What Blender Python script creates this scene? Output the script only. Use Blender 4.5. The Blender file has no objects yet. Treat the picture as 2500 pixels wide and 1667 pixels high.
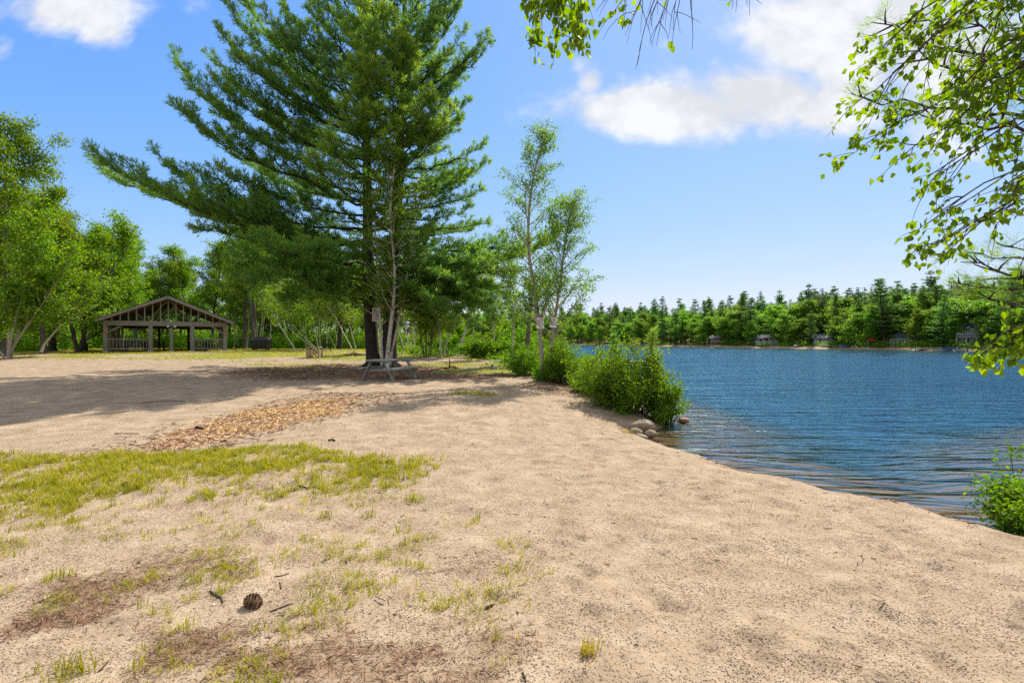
import bpy, math, random
import numpy as np
from mathutils import Vector, Matrix

SC = bpy.context.scene
COL = SC.collection
R = math.radians
HZ, FPX = 836.0, 1250.0          # horizon row and focal length of the photograph, in its own pixels
CAM_Z = 1.6
WATER_Z = -0.35

# ------------------------------------------------------------------ small maths
def nrm(a):
    a = np.asarray(a, float)
    return a / np.maximum(np.linalg.norm(a, axis=-1, keepdims=True), 1e-9)

def sstep(a, b, x):
    t = np.clip((np.asarray(x, float) - a) / (b - a), 0, 1)
    return t * t * (3 - 2 * t)

def _hash(ix, iy, seed):
    h = (ix.astype(np.int64) * 374761393 + iy.astype(np.int64) * 668265263 + seed * 1442695041) & 0xFFFFFFFF
    h = ((h ^ (h >> 13)) * 1274126177) & 0xFFFFFFFF
    h = h ^ (h >> 16)
    return (h & 0xFFFF) / 65535.0

def vnoise(x, y, seed=0):
    x = np.asarray(x, float); y = np.asarray(y, float)
    ix = np.floor(x); iy = np.floor(y)
    fx = x - ix; fy = y - iy
    fx = fx * fx * (3 - 2 * fx); fy = fy * fy * (3 - 2 * fy)
    a = _hash(ix, iy, seed); b = _hash(ix + 1, iy, seed)
    c = _hash(ix, iy + 1, seed); d = _hash(ix + 1, iy + 1, seed)
    return (a * (1 - fx) + b * fx) * (1 - fy) + (c * (1 - fx) + d * fx) * fy

def fbm(x, y, seed=0, o=4):
    s = 0; a = .5; t = 0
    for i in range(o):
        s = s + a * vnoise(np.asarray(x) * 2 ** i, np.asarray(y) * 2 ** i, seed + i * 17); t += a; a *= .5
    return s / t

# ------------------------------------------------------------------ lake outline and terrain height
FAR = [(1050, 400), (1250, 392), (1400, 372), (1500, 345), (1600, 270), (1750, 203), (1900, 172), (2100, 143), (2250, 127), (2400, 113), (2560, 100), (2800, 88)]
def far_d(px):
    return np.interp(px, [a for a, _ in FAR], [b for _, b in FAR])
NEAR_SHORE = [(60, 8), (26, 13), (15, 11.2), (10.5, 8.6), (8.2, 6.6), (6.6, 5.3), (5.4, 4.72), (4.85, 4.85), (4.64, 5.32), (4.32, 6.17), (3.92, 6.83), (3.4, 7.55), (3.1, 8.55), (2.8, 9.45),
              (2.62, 10.3), (2.75, 11.0), (3.3, 11.7), (3.75, 13), (3.95, 15), (3.9, 18), (3.7, 22), (4.2, 28), (4.9, 34), (5.0, 39), (3.2, 43.5), (-1, 46.5), (-5, 48.5), (-8.5, 53), (-12, 63), (-16, 90),
              (-24, 150), (-42, 250), (-58, 330)]
FAR_SHORE = [((px - 1250) / FPX * d, d) for px, d in FAR]
LAKE = np.array(NEAR_SHORE + FAR_SHORE + [(130, 60), (110, 30)])

def lake_sdf(x, y):
    """negative inside the lake"""
    x = np.asarray(x, float); y = np.asarray(y, float)
    best = np.full(x.shape, 1e18); inside = np.zeros(x.shape, bool)
    n = len(LAKE)
    for i in range(n):
        ax, ay = LAKE[i]; bx, by = LAKE[(i + 1) % n]
        dx, dy = bx - ax, by - ay
        t = np.clip(((x - ax) * dx + (y - ay) * dy) / (dx * dx + dy * dy), 0, 1)
        best = np.minimum(best, (x - ax - t * dx) ** 2 + (y - ay - t * dy) ** 2)
        if abs(by - ay) > 1e-12:
            c = ((ay > y) != (by > y)) & (x < (bx - ax) * (y - ay) / (by - ay) + ax)
            inside ^= c
    d = np.sqrt(best)
    return np.where(inside, -d, d)

_rng = np.random.default_rng(5)
_DIMPLES = []
for _i in range(700):
    _y = 2.0 + 10 * _rng.random() ** 1.6
    _x = -3.0 + (3.0 + min(_y + 1, 6)) * _rng.random()
    if _x < .2 and _rng.random() < .75: continue
    _DIMPLES.append((_x, _y, .05 + .09 * _rng.random(), _rng.uniform(.008, .028), _rng.uniform(0, 3.14), _rng.uniform(.45, .8)))

def hgt(x, y, fine=False):
    x = np.asarray(x, float); y = np.asarray(y, float)
    s = lake_sdf(x, y)
    sw = s + (fbm(x * 1.3, y * 1.3, 91, 4) - .5) * .5 * sstep(60, 20, np.abs(y))
    land = 0.35 * (1 - np.exp(-np.maximum(sw, 0) / .55))
    rise = 0.03 * np.maximum(y - 8, 0)
    rise = np.where(rise < .75, rise, .75 + .23 * (1 - np.exp(-np.maximum(rise - .75, 0) / .23))) * sstep(0.0, 3.2, s)
    farside = (x > 45) | (y > 180)
    rise = np.where(farside, np.minimum(0.4, .2 * np.maximum(s, 0)) + .085 * np.clip(s - 9, 0, 130), rise)
    z = WATER_Z + np.where(sw > 0, land + rise, np.maximum(-2.6, np.where(sw > -2.2, sw * .075, -.165 + (sw + 2.2) * .2)))
    z = z + np.where(sw > .1, 1, 0) * (fbm(x * .45, y * .45, 3, 3) - .5) * .08 * sstep(.1, 1.5, sw)
    if fine:
        w = sstep(0.05, .5, sw) * sstep(60, 15, y) * (np.abs(x) < 40)
        z = z + w * ((fbm(x * 2.7, y * 2.7, 11, 4) - .5) * .05 + (fbm(x * 9, y * 9, 23, 3) - .5) * .018)
        for (px, py, r, dp, a, el) in _DIMPLES:
            m = (np.abs(x - px) < 4 * r) & (np.abs(y - py) < 4 * r)
            if not m.any(): continue
            xx = x[m] - px; yy = y[m] - py
            u = (xx * math.cos(a) + yy * math.sin(a)) / r; v = (-xx * math.sin(a) + yy * math.cos(a)) / (r * el)
            q = u * u + v * v
            z[m] += w[m] * dp * (-np.exp(-q) + .55 * np.exp(-(np.sqrt(q) - 1.7) ** 2 * 3))
    return z

def h1(x, y):
    return float(hgt(np.array([x]), np.array([y]))[0])

def at(px, d):
    """world x at depth d for a column of the photograph"""
    return (px - 1250) / FPX * d
def P3(px, py, d):
    return np.array([(px - 1250) / FPX * d, d, CAM_Z + (HZ - py) / FPX * d])

# ------------------------------------------------------------------ geometry collector
class Geo:
    def __init__(s):
        s.v = []; s.q = []; s.t = []; s.qm = []; s.tm = []; s.a = []; s.n = 0
    def add(s, v, q=None, t=None, m=0, a=None):
        v = np.asarray(v, float).reshape(-1, 3)
        s.v.append(v)
        s.a.append(np.full(len(v), .5) if a is None else np.asarray(a, float).reshape(-1))
        if q is not None and len(q):
            q = np.asarray(q, int).reshape(-1, 4) + s.n; s.q.append(q); s.qm.append(np.full(len(q), m, int))
        if t is not None and len(t):
            t = np.asarray(t, int).reshape(-1, 3) + s.n; s.t.append(t); s.tm.append(np.full(len(t), m, int))
        s.n += len(v)
    def merge(s, g, loc=(0, 0, 0), rz=0, sc=1.0, da=0.0):
        v = np.concatenate(g.v); c, n = math.cos(rz), math.sin(rz)
        sc = np.asarray(sc, float) * np.ones(3)
        v = v * sc
        w = np.stack([v[:, 0] * c - v[:, 1] * n, v[:, 0] * n + v[:, 1] * c, v[:, 2]], 1) + np.asarray(loc, float)
        o = s.n; s.v.append(w); s.a.append(np.concatenate(g.a) + da); s.n += len(w)
        if g.q: s.q.append(np.concatenate(g.q) + o); s.qm.append(np.concatenate(g.qm))
        if g.t: s.t.append(np.concatenate(g.t) + o); s.tm.append(np.concatenate(g.tm))
    def mesh(s, name, mats, smooth=False):
        me = bpy.data.meshes.new(name)
        v = np.concatenate(s.v).astype(np.float32)
        me.vertices.add(len(v)); me.vertices.foreach_set('co', v.ravel())
        q = np.concatenate(s.q) if s.q else np.zeros((0, 4), int)
        t = np.concatenate(s.t) if s.t else np.zeros((0, 3), int)
        idx = np.concatenate([q.ravel(), t.ravel()]).astype(np.int32)
        st = np.concatenate([np.arange(len(q)) * 4, len(q) * 4 + np.arange(len(t)) * 3]).astype(np.int32)
        me.loops.add(len(idx)); me.loops.foreach_set('vertex_index', idx)
        me.polygons.add(len(st)); me.polygons.foreach_set('loop_start', st)
        mi = np.concatenate((s.qm or [np.zeros(0, int)]) + (s.tm or [np.zeros(0, int)])).astype(np.int32)
        me.polygons.foreach_set('material_index', mi)
        me.polygons.foreach_set('use_smooth', np.full(len(st), smooth, bool))
        at_ = me.attributes.new('tint', 'FLOAT', 'POINT')
        at_.data.foreach_set('value', np.concatenate(s.a).astype(np.float32))
        for m in (mats if isinstance(mats, (list, tuple)) else [mats]): me.materials.append(m)
        me.update(calc_edges=True); me.validate()
        return me
    def build(s, name, mats, parent=None, smooth=False, loc=None, bevel=0):
        o = bpy.data.objects.new(name, s.mesh(name, mats, smooth)); COL.objects.link(o)
        if parent is not None: o.parent = parent
        if loc is not None: o.location = loc
        if bevel:
            b = o.modifiers.new('edge', 'BEVEL'); b.width = bevel; b.segments = 2; b.limit_method = 'ANGLE'
        return o

def tube(g, pts, rad, k=6, m=0, cap=False, a=None):
    pts = np.asarray(pts, float); rad = np.asarray(rad, float) * np.ones(len(pts))
    t = nrm(np.gradient(pts, axis=0))
    ref = np.array([0, 0, 1.]) if abs(t[:, 2].mean()) < .8 else np.array([1., 0, 0])
    u = nrm(np.cross(t, ref)); w = np.cross(t, u)
    an = np.arange(k) * 2 * math.pi / k
    ring = pts[:, None] + rad[:, None, None] * (np.cos(an)[None, :, None] * u[:, None] + np.sin(an)[None, :, None] * w[:, None])
    n = len(pts)
    i = np.arange(n - 1)[:, None] * k; j = np.arange(k)[None]; j2 = (j + 1) % k
    q = np.stack([i + j, i + j2, i + k + j2, i + k + j], -1).reshape(-1, 4)
    v = ring.reshape(-1, 3); tt = None
    if cap:
        v = np.concatenate([v, pts[:1], pts[-1:]]); b = n * k
        jj = np.arange(k); jn = (jj + 1) % k
        tt = np.concatenate([np.stack([jn, jj, np.full(k, b)], 1), np.stack([(n - 1) * k + jj, (n - 1) * k + jn, np.full(k, b + 1)], 1)])
    g.add(v, q, tt, m, None if a is None else np.full(len(v), a))

BOXV = np.array([(-1, -1, -1), (1, -1, -1), (1, 1, -1), (-1, 1, -1), (-1, -1, 1), (1, -1, 1), (1, 1, 1), (-1, 1, 1)], float) / 2
BOXQ = np.array([(3, 2, 1, 0), (4, 5, 6, 7), (0, 1, 5, 4), (1, 2, 6, 5), (2, 3, 7, 6), (3, 0, 4, 7)])
def box(g, c, s, rz=0, m=0, a=None):
    v = BOXV * np.asarray(s, float)
    co, si = math.cos(rz), math.sin(rz)
    v = np.stack([v[:, 0] * co - v[:, 1] * si, v[:, 0] * si + v[:, 1] * co, v[:, 2]], 1) + np.asarray(c, float)
    g.add(v, BOXQ, None, m, None if a is None else np.full(8, a))
def bar(g, p0, p1, w, h, up=(0, 0, 1), m=0, a=None):
    """a straight board from p0 to p1, w wide across and h deep along up"""
    p0 = np.asarray(p0, float); p1 = np.asarray(p1, float)
    d = p1 - p0; L = np.linalg.norm(d); d = d / L
    x = np.cross(d, np.asarray(up, float)); x = x / np.linalg.norm(x); z = np.cross(x, d)
    v = BOXV * np.array([w, L, h])
    g.add((p0 + p1) / 2 + v[:, :1] * x + v[:, 1:2] * d + v[:, 2:] * z, BOXQ, None, m, None if a is None else np.full(8, a))

def leaves(g, P, size, rng, up=.5, aspect=.6, droop=.3, dirs=None, m=0, fold=.12, tint=None):
    n = len(P)
    if n == 0: return
    P = np.asarray(P, float)
    N = rng.normal(0, 1, (n, 3)); N[:, 2] = np.abs(N[:, 2]) + up; N = nrm(N)
    d = rng.normal(0, 1, (n, 3))
    if dirs is not None: d = d * .6 + dirs
    d[:, 2] -= droop
    d = nrm(d - (d * N).sum(1, keepdims=True) * N)
    s = np.cross(N, d)
    L = (np.asarray(size) * (.65 + .7 * rng.random(n)))[:, None]
    v = np.stack([P, P + d * L * .45 + s * L * aspect * .5 + N * L * fold, P + d * L, P + d * L * .45 - s * L * aspect * .5 + N * L * fold], 1)
    a = rng.random(n) if tint is None else tint
    g.add(v, np.arange(4 * n).reshape(-1, 4), None, m, np.repeat(a, 4))

def curve(p0, d0, L, n, rng, wob=.1, bend=(0, 0, 0)):
    pts = [np.asarray(p0, float)]; d = nrm(np.asarray(d0, float)); st = L / (n - 1); b = np.asarray(bend, float) / (n - 1)
    for _ in range(n - 1):
        d = nrm(d + b + rng.normal(0, wob, 3)); pts.append(pts[-1] + d * st)
    return np.array(pts)
def along(pts, t):
    f = t * (len(pts) - 1); i = min(int(f), len(pts) - 2)
    p = pts[i] + (pts[i + 1] - pts[i]) * (f - i)
    return p, nrm(pts[i + 1] - pts[i])

# ------------------------------------------------------------------ object helpers
def tag(o, label=None, cat=None, group=None, kind=None):
    if label: o['label'] = label
    if cat: o['category'] = cat
    if group: o['group'] = group
    if kind: o['kind'] = kind
    return o
def thing(name, loc, label, cat, group=None, rz=0.0):
    o = bpy.data.objects.new(name, None); COL.objects.link(o)
    o.location = loc; o.rotation_euler = (0, 0, rz); o.empty_display_size = .2
    return tag(o, label, cat, group)
def dup(root, loc, rz=0.0, scale=1.0, label=None, group=None):
    r = root.copy(); COL.objects.link(r); r.location = loc; r.rotation_euler = (0, 0, rz)
    r.scale = (scale,) * 3 if not hasattr(scale, '__len__') else scale
    if label: r['label'] = label
    if group: r['group'] = group
    for ch in list(root.children):
        c = ch.copy(); COL.objects.link(c); c.parent = r
        for gch in ch.children:
            d = gch.copy(); COL.objects.link(d); d.parent = c
    return r

# ------------------------------------------------------------------ materials
class NT:
    def __init__(s, name):
        s.m = bpy.data.materials.new(name); s.m.use_nodes = True
        s.t = s.m.node_tree; s.t.nodes.clear()
        s.out = s.t.nodes.new('ShaderNodeOutputMaterial')
    def n(s, kind, **kw):
        x = s.t.nodes.new('ShaderNode' + kind)
        for k, v in kw.items():
            if k.startswith('i_'):
                key = k[2:].replace('_', ' ')
                key = int(key) if key.isdigit() else key
                x.inputs[key].default_value = v
            else: setattr(x, k, v)
        return x
    def l(s, a, b): s.t.links.new(a, b)
    def coords(s, sc=None, rot=None):
        c = s.n('TexCoord')
        if sc is None: return c.outputs['Object']
        mp = s.n('Mapping'); mp.inputs['Scale'].default_value = sc
        if rot: mp.inputs['Rotation'].default_value = rot
        s.l(c.outputs['Object'], mp.inputs['Vector']); return mp.outputs['Vector']
    def noise(s, vec, scale, detail=3, rough=.55, dist=0):
        x = s.n('TexNoise'); x.inputs['Scale'].default_value = scale; x.inputs['Detail'].default_value = detail
        x.inputs['Roughness'].default_value = rough; x.inputs['Distortion'].default_value = dist
        s.l(vec, x.inputs['Vector']); return x.outputs['Fac']
    def ramp(s, fac, stops):
        x = s.n('ValToRGB'); el = x.color_ramp.elements
        while len(el) > 1: el.remove(el[-1])
        el[0].position = stops[0][0]; c = stops[0][1]; el[0].color = (*c, 1) if hasattr(c, '__len__') else (c, c, c, 1)
        for p, c in stops[1:]:
            e = el.new(p); e.color = (*c, 1) if hasattr(c, '__len__') else (c, c, c, 1)
        s.l(fac, x.inputs[0]); return x.outputs[0]
    def mix(s, fac, a, b, mode='MIX'):
        x = s.n('MixRGB', blend_type=mode)
        for i, v in ((0, fac), (1, a), (2, b)):
            if isinstance(v, (int, float)): x.inputs[i].default_value = v if i == 0 else (v, v, v, 1)
            elif isinstance(v, tuple): x.inputs[i].default_value = (*v, 1)
            else: s.l(v, x.inputs[i])
        return x.outputs[0]
    def math(s, op, a, b=None, clamp=False):
        x = s.n('Math', operation=op, use_clamp=clamp)
        for i, v in ((0, a), (1, b)):
            if v is None: continue
            if isinstance(v, (int, float)): x.inputs[i].default_value = v
            else: s.l(v, x.inputs[i])
        return x.outputs[0]
    def attr(s, name):
        return s.n('Attribute', attribute_name=name).outputs['Fac']
    def pbsdf(s, col, rough=.8, spec=.3, bump=None, bs=.3, bd=.02, metal=0):
        p = s.n('BsdfPrincipled')
        if isinstance(col, tuple): p.inputs['Base Color'].default_value = (*col, 1)
        else: s.l(col, p.inputs['Base Color'])
        if isinstance(rough, (int, float)): p.inputs['Roughness'].default_value = rough
        else: s.l(rough, p.inputs['Roughness'])
        p.inputs['Specular IOR Level'].default_value = spec; p.inputs['Metallic'].default_value = metal
        if bump is not None:
            b = s.n('Bump'); b.inputs['Strength'].default_value = bs; b.inputs['Distance'].default_value = bd
            s.l(bump, b.inputs['Height']); s.l(b.outputs[0], p.inputs['Normal'])
        return p
    def done(s, sh):
        s.l(sh.outputs[0] if hasattr(sh, 'outputs') else sh, s.out.inputs['Surface']); return s.m

def mat_leaf(name, c1, c2, c3, trans=.45, rough=.45, spec=.35, tb=1.5, objvar=.25):
    """leaf blades: natural colour spread from blade to blade and plant to plant, light passes through"""
    k = NT(name)
    a = k.attr('tint')
    c = k.ramp(a, [(0.0, c1), (.5, c2), (1.0, c3)])
    oi = k.n('ObjectInfo').outputs['Random']
    f = k.math('ADD', k.math('MULTIPLY', oi, 2 * objvar), 1 - objvar)
    hs = k.n('HueSaturation'); k.l(c, hs.inputs['Color']); k.l(f, hs.inputs['Value'])
    k.l(k.math('ADD', k.math('MULTIPLY', oi, .03), .485), hs.inputs['Hue'])
    p = k.pbsdf(hs.outputs[0], rough, spec)
    t = k.n('BsdfTranslucent')
    g = k.n('HueSaturation'); g.inputs['Value'].default_value = tb; g.inputs['Saturation'].default_value = 1.1; g.inputs['Hue'].default_value = .485
    k.l(hs.outputs[0], g.inputs['Color']); k.l(g.outputs[0], t.inputs['Color'])
    m = k.n('MixShader'); m.inputs[0].default_value = trans
    k.l(p.outputs[0], m.inputs[1]); k.l(t.outputs[0], m.inputs[2])
    return k.done(m)

def mat_bark(name, c1, c2, sc=1.0):
    k = NT(name)
    v = k.coords((9 * sc, 9 * sc, 2 * sc))
    n = k.noise(v, 1.6, 5, .65)
    c = k.ramp(n, [(.3, c1), (.7, c2)])
    return k.done(k.pbsdf(c, .9, .15, n, .7, .03))

def mat_birch(name, white=(.50, .46, .39), dark=(.05, .04, .035)):
    k = NT(name)
    n = k.noise(k.coords((2.2, 2.2, 9)), 2.2, 4, .6)
    n2 = k.noise(k.coords((1, 1, .8)), 2.3, 3, .6)
    f = k.math('ADD', n, k.math('MULTIPLY', n2, .35))
    c = k.ramp(f, [(.48, dark), (.56, (.30, .26, .21)), (.64, white), (.9, (white[0] * 1.1, white[1] * 1.08, white[2] * 1.05))])
    return k.done(k.pbsdf(c, .75, .25, n, .3, .01))

def mat_wood(name, c1, c2, axis=0, rough=.8, sc=1.0):
    k = NT(name)
    s = [26 * sc] * 3; s[axis] = 1.6 * sc
    n = k.noise(k.coords(tuple(s)), 1.4, 5, .65)
    n2 = k.noise(k.coords((1.3, 1.3, 1.3)), 1.6, 3)
    tt = k.attr('tint')
    f = k.math('ADD', k.math('MULTIPLY', n, .7), k.math('MULTIPLY', n2, .3))
    c = k.ramp(f, [(.3, c1), (.68, c2)])
    c = k.mix(k.math('MULTIPLY', k.math('ABSOLUTE', k.math('SUBTRACT', tt, .5)), .7), c, tuple(x * .6 for x in c1))
    return k.done(k.pbsdf(c, rough, .25, n, .35, .006))

def mat_plain(name, col, rough=.6, spec=.3, var=.15, sc=4, metal=0):
    k = NT(name)
    n = k.noise(k.coords(), sc, 4, .6)
    c = k.mix(n, tuple(x * (1 - var) for x in col), tuple(min(1, x * (1 + var)) for x in col))
    return k.done(k.pbsdf(c, rough, spec, n, .1, .01, metal))

# ================================================================== camera, sun, sky
cam = bpy.data.objects.new('camera', bpy.data.cameras.new('camera')); COL.objects.link(cam)
cam.location = (0, 0, CAM_Z); cam.rotation_euler = (R(90), 0, 0)
cam.data.sensor_width = 36; cam.data.lens = 18; cam.data.clip_end = 4000; cam.data.clip_start = .05
cam.data.shift_y = (HZ - 833.5) / 2500
SC.camera = cam

SUN_AZ, SUN_EL = R(30), R(49)
sd = Vector((math.sin(SUN_AZ) * math.cos(SUN_EL), math.cos(SUN_AZ) * math.cos(SUN_EL), math.sin(SUN_EL)))
sun = bpy.data.objects.new('sun', bpy.data.lights.new('sun', 'SUN')); COL.objects.link(sun)
sun.data.energy = 3.7; sun.data.angle = R(.5); sun.data.color = (1, .94, .84)
sun.rotation_euler = sd.to_track_quat('Z', 'Y').to_euler(); sun.location = (20, 20, 40)

w = bpy.data.worlds.new('World'); SC.world = w; w.use_nodes = True
t = w.node_tree; t.nodes.clear()
def wn(kind, **kw):
    x = t.nodes.new('ShaderNode' + kind)
    for k, v in kw.items(): setattr(x, k, v)
    return x
def wm(op, a, b=None, clamp=False):
    x = wn('Math', operation=op, use_clamp=clamp)
    for i, v in ((0, a), (1, b)):
        if v is None: continue
        if isinstance(v, (int, float)): x.inputs[i].default_value = v
        else: t.links.new(v, x.inputs[i])
    return x.outputs[0]
sky = wn('TexSky', sky_type='NISHITA', sun_disc=False, sun_elevation=SUN_EL, sun_rotation=SUN_AZ, altitude=300, air_density=1.0, dust_density=.35, ozone_density=2.2)
hs = wn('HueSaturation'); hs.inputs['Saturation'].default_value = 1.22; hs.inputs['Hue'].default_value = .512; hs.inputs['Value'].default_value = 1.0
t.links.new(sky.outputs[0], hs.inputs['Color'])
sgb = wn('SeparateColor'); t.links.new(hs.outputs[0], sgb.inputs[0]); skyc = wn('CombineColor')
for i_, (ga, gk) in enumerate(((.92, 6.0), (1.42, 3.1), (5.9, .75))):      # a clear blue that stays blue down to the tree tops
    t.links.new(wm('DIVIDE', wm('MULTIPLY', sgb.outputs[i_], ga), wm('ADD', 1.0, wm('DIVIDE', sgb.outputs[i_], gk))), skyc.inputs[i_])
tc = wn('TexCoord'); sep = wn('SeparateXYZ'); t.links.new(tc.outputs['Generated'], sep.inputs[0])
yy = wm('MAXIMUM', sep.outputs[1], .12)
u = wm('DIVIDE', sep.outputs[0], yy); v = wm('DIVIDE', sep.outputs[2], yy)
cmb = wn('CombineXYZ'); t.links.new(u, cmb.inputs[0]); t.links.new(v, cmb.inputs[1])
mp = wn('Mapping'); mp.inputs['Scale'].default_value = (1.0, 1.35, 1); t.links.new(cmb.outputs[0], mp.inputs[0])
def wnoise(sc, det, ro, dist=0):
    x = wn('TexNoise'); x.inputs['Scale'].default_value = sc; x.inputs['Detail'].default_value = det; x.inputs['Roughness'].default_value = ro; x.inputs['Distortion'].default_value = dist
    t.links.new(mp.outputs[0], x.inputs['Vector']); return x.outputs['Fac']
nz = wm('SUBTRACT', wnoise(5.5, 7, .58, .35), .5)
nz2 = wm('SUBTRACT', wnoise(13, 4, .6, .2), .5)
# cloud banks: (centre across, centre up, half width, half height, weight), as tangents of the viewing direction
CLOUDS = [(.33, .455, .27, .062, 1.0), (.47, .475, .20, .075, 1.0), (.62, .46, .14, .07, .9), (.60, .60, .17, .10, 1.0), (.72, .66, .16, .10, 1.0), (.66, .53, .13, .10, .85), (.50, .56, .07, .05, .6), (.86, .55, .2, .2, .8), (.155, .51, .035, .04, .80),
          (.135, .54, .03, .03, .62), (.125, .47, .02, .04, .62), (.255, .46, .04, .06, .55), (-.86, .65, .16, .06, .85), (-.80, .615, .07, .05, .8), (-.99, .575, .03, .06, .5), (-.62, .66, .06, .04, .35), (.02, .52, .05, .04, .15), (.30, .58, .03, .03, .35), (-.02, .40, .1, .05, .12),
          (1.5, .5, .5, .3, .9), (-1.6, .6, .3, .15, .8), (.4, 1.6, .6, .3, .7), (-1.2, 1.9, .7, .3, .7)]
tot = None
for cu, cv, ru, rv, wgt in CLOUDS:
    a = wm('DIVIDE', wm('SUBTRACT', u, cu), ru); b = wm('DIVIDE', wm('SUBTRACT', v, cv), rv)
    q = wm('ADD', wm('MULTIPLY', a, a), wm('MULTIPLY', b, b))
    e = wm('MULTIPLY', wm('POWER', 2.718, wm('MULTIPLY', q, -.8)), wgt)
    tot = e if tot is None else wm('MAXIMUM', tot, e)
front = wn('MapRange', interpolation_type='SMOOTHSTEP'); front.inputs[1].default_value = .1; front.inputs[2].default_value = .3; t.links.new(sep.outputs[1], front.inputs[0])
cov = wm('ADD', wm('ADD', tot, wm('MULTIPLY', nz, 1.25)), wm('MULTIPLY', nz2, .35))
mr = wn('MapRange', interpolation_type='SMOOTHSTEP'); mr.inputs[1].default_value = .30; mr.inputs[2].default_value = .78; t.links.new(cov, mr.inputs[0])
fac = wm('MULTIPLY', wm('MULTIPLY', mr.outputs[0], front.outputs[0]), wm('MULTIPLY', .95, wm('MINIMUM', wm('MULTIPLY', tot, 6), 1.0)))
# broken cloud added overhead and behind the camera to brighten and whiten the fill
zz_ = wm('ADD', wm('MAXIMUM', sep.outputs[2], 0.0), .18)
cb2 = wn('CombineXYZ'); t.links.new(wm('DIVIDE', sep.outputs[0], zz_), cb2.inputs[0]); t.links.new(wm('DIVIDE', sep.outputs[1], zz_), cb2.inputs[1])
nb_ = wn('TexNoise'); nb_.inputs['Scale'].default_value = 1.3; nb_.inputs['Detail'].default_value = 7; nb_.inputs['Roughness'].default_value = .58; t.links.new(cb2.outputs[0], nb_.inputs['Vector'])
m2_ = wn('MapRange', interpolation_type='SMOOTHSTEP'); m2_.inputs[1].default_value = .36; m2_.inputs[2].default_value = .50; t.links.new(nb_.outputs['Fac'], m2_.inputs[0])
hi_ = wn('MapRange', interpolation_type='SMOOTHSTEP'); hi_.inputs[1].default_value = .85; hi_.inputs[2].default_value = 1.3; t.links.new(v, hi_.inputs[0])
view_ = wm('MULTIPLY', front.outputs[0], wm('SUBTRACT', 1.0, hi_.outputs[0]))
fac = wm('MAXIMUM', fac, wm('MULTIPLY', wm('MULTIPLY', m2_.outputs[0], wm('SUBTRACT', 1.0, view_)), .95))
mx = wn('MixRGB'); t.links.new(fac, mx.inputs[0]); t.links.new(skyc.outputs[0], mx.inputs[1]); cs_ = wn('MapRange'); cs_.inputs[1].default_value = -.12; cs_.inputs[2].default_value = .16; cs_.inputs[3].default_value = .80; cs_.inputs[4].default_value = 1.0; t.links.new(wm('ADD', nz, wm('MULTIPLY', nz2, .6)), cs_.inputs[0])
cc_ = wn('MixRGB', blend_type='MULTIPLY'); cc_.inputs[0].default_value = 1; cc_.inputs[1].default_value = (3.65, 3.72, 3.85, 1); t.links.new(cs_.outputs[0], cc_.inputs[2]); t.links.new(cc_.outputs[0], mx.inputs[2])
bg = wn('Background'); bg.inputs['Strength'].default_value = .134; t.links.new(mx.outputs[0], bg.inputs['Color'])
wo = wn('OutputWorld'); t.links.new(bg.outputs[0], wo.inputs['Surface'])

SC.view_settings.view_transform = 'Standard'; SC.view_settings.look = 'None'
SC.view_settings.exposure = 1.0; SC.view_settings.gamma = 1
cy = SC.cycles
cy.max_bounces = 7; cy.diffuse_bounces = 3; cy.glossy_bounces = 3; cy.transmission_bounces = 4; cy.transparent_max_bounces = 8
cy.caustics_reflective = False; cy.caustics_refractive = False; cy.sample_clamp_indirect = 6; cy.sample_clamp_direct = .75
cy.use_denoising = False

# ================================================================== ground
def grown(start, step, gf, end):
    o = [start]
    while o[-1] < end:
        step *= gf; o.append(o[-1] + step)
    return o
xs = np.array(sorted([-a for a in grown(6.5, .036, 1.045, 1400)[1:]] + list(np.arange(-6.5, 6.5, .036)) + grown(6.5, .036, 1.045, 1400)))
ys = np.array(sorted([-a for a in grown(-1.7, .05, 1.25, 700)[1:]] + list(np.arange(1.7, 8.5, .034)) + grown(8.5, .034, 1.022, 1500)))
X, Y = np.meshgrid(xs, ys)
Z = hgt(X.ravel(), Y.ravel(), True)
xf, yf = X.ravel(), Y.ravel()
S = lake_sdf(xf, yf)

def near_grass(x, y):
    edge = 7.45 + .5 * (fbm(x * .8, y * 0 + 3, 41, 3) - .5) * 2 + .35 * sstep(-5, -3, x) * sstep(-2.2, -3.4, x)
    d = sstep(4.7, 6.7, y + .22 * (x + 4) * .4) * sstep(edge + .12, edge - .2, y)
    right = sstep(-.9, -1.6, x + .25 * (fbm(x * 2, y * 2, 44, 3) - .5) - .12 * (y - 6))
    mid = sstep(3.4, 5.6, y) * sstep(edge + .1, edge - .2, y) * sstep(-1.2, -3.2, x + (6.2 - y) * .55) * .55
    low = .20 * sstep(4.9, 3.7, y) * sstep(.2, -.5, x - .06 * y)
    n = fbm(x * 1.7, y * 1.7, 47, 4)
    clump = sstep(.40, .62, n)
    clump2 = sstep(.47, .64, fbm(x * 2.6, y * 2.6, 49, 3))
    fine_ = sstep(.42, .58, fbm(x * 5.5, y * 5.5, 48, 3))
    g = np.maximum(d * (.20 + .80 * clump * (.35 + .65 * fine_)), mid * 2.3 * clump * fine_) * right + low * clump2 * 2.0
    return np.clip(g, 0, 1)
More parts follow.
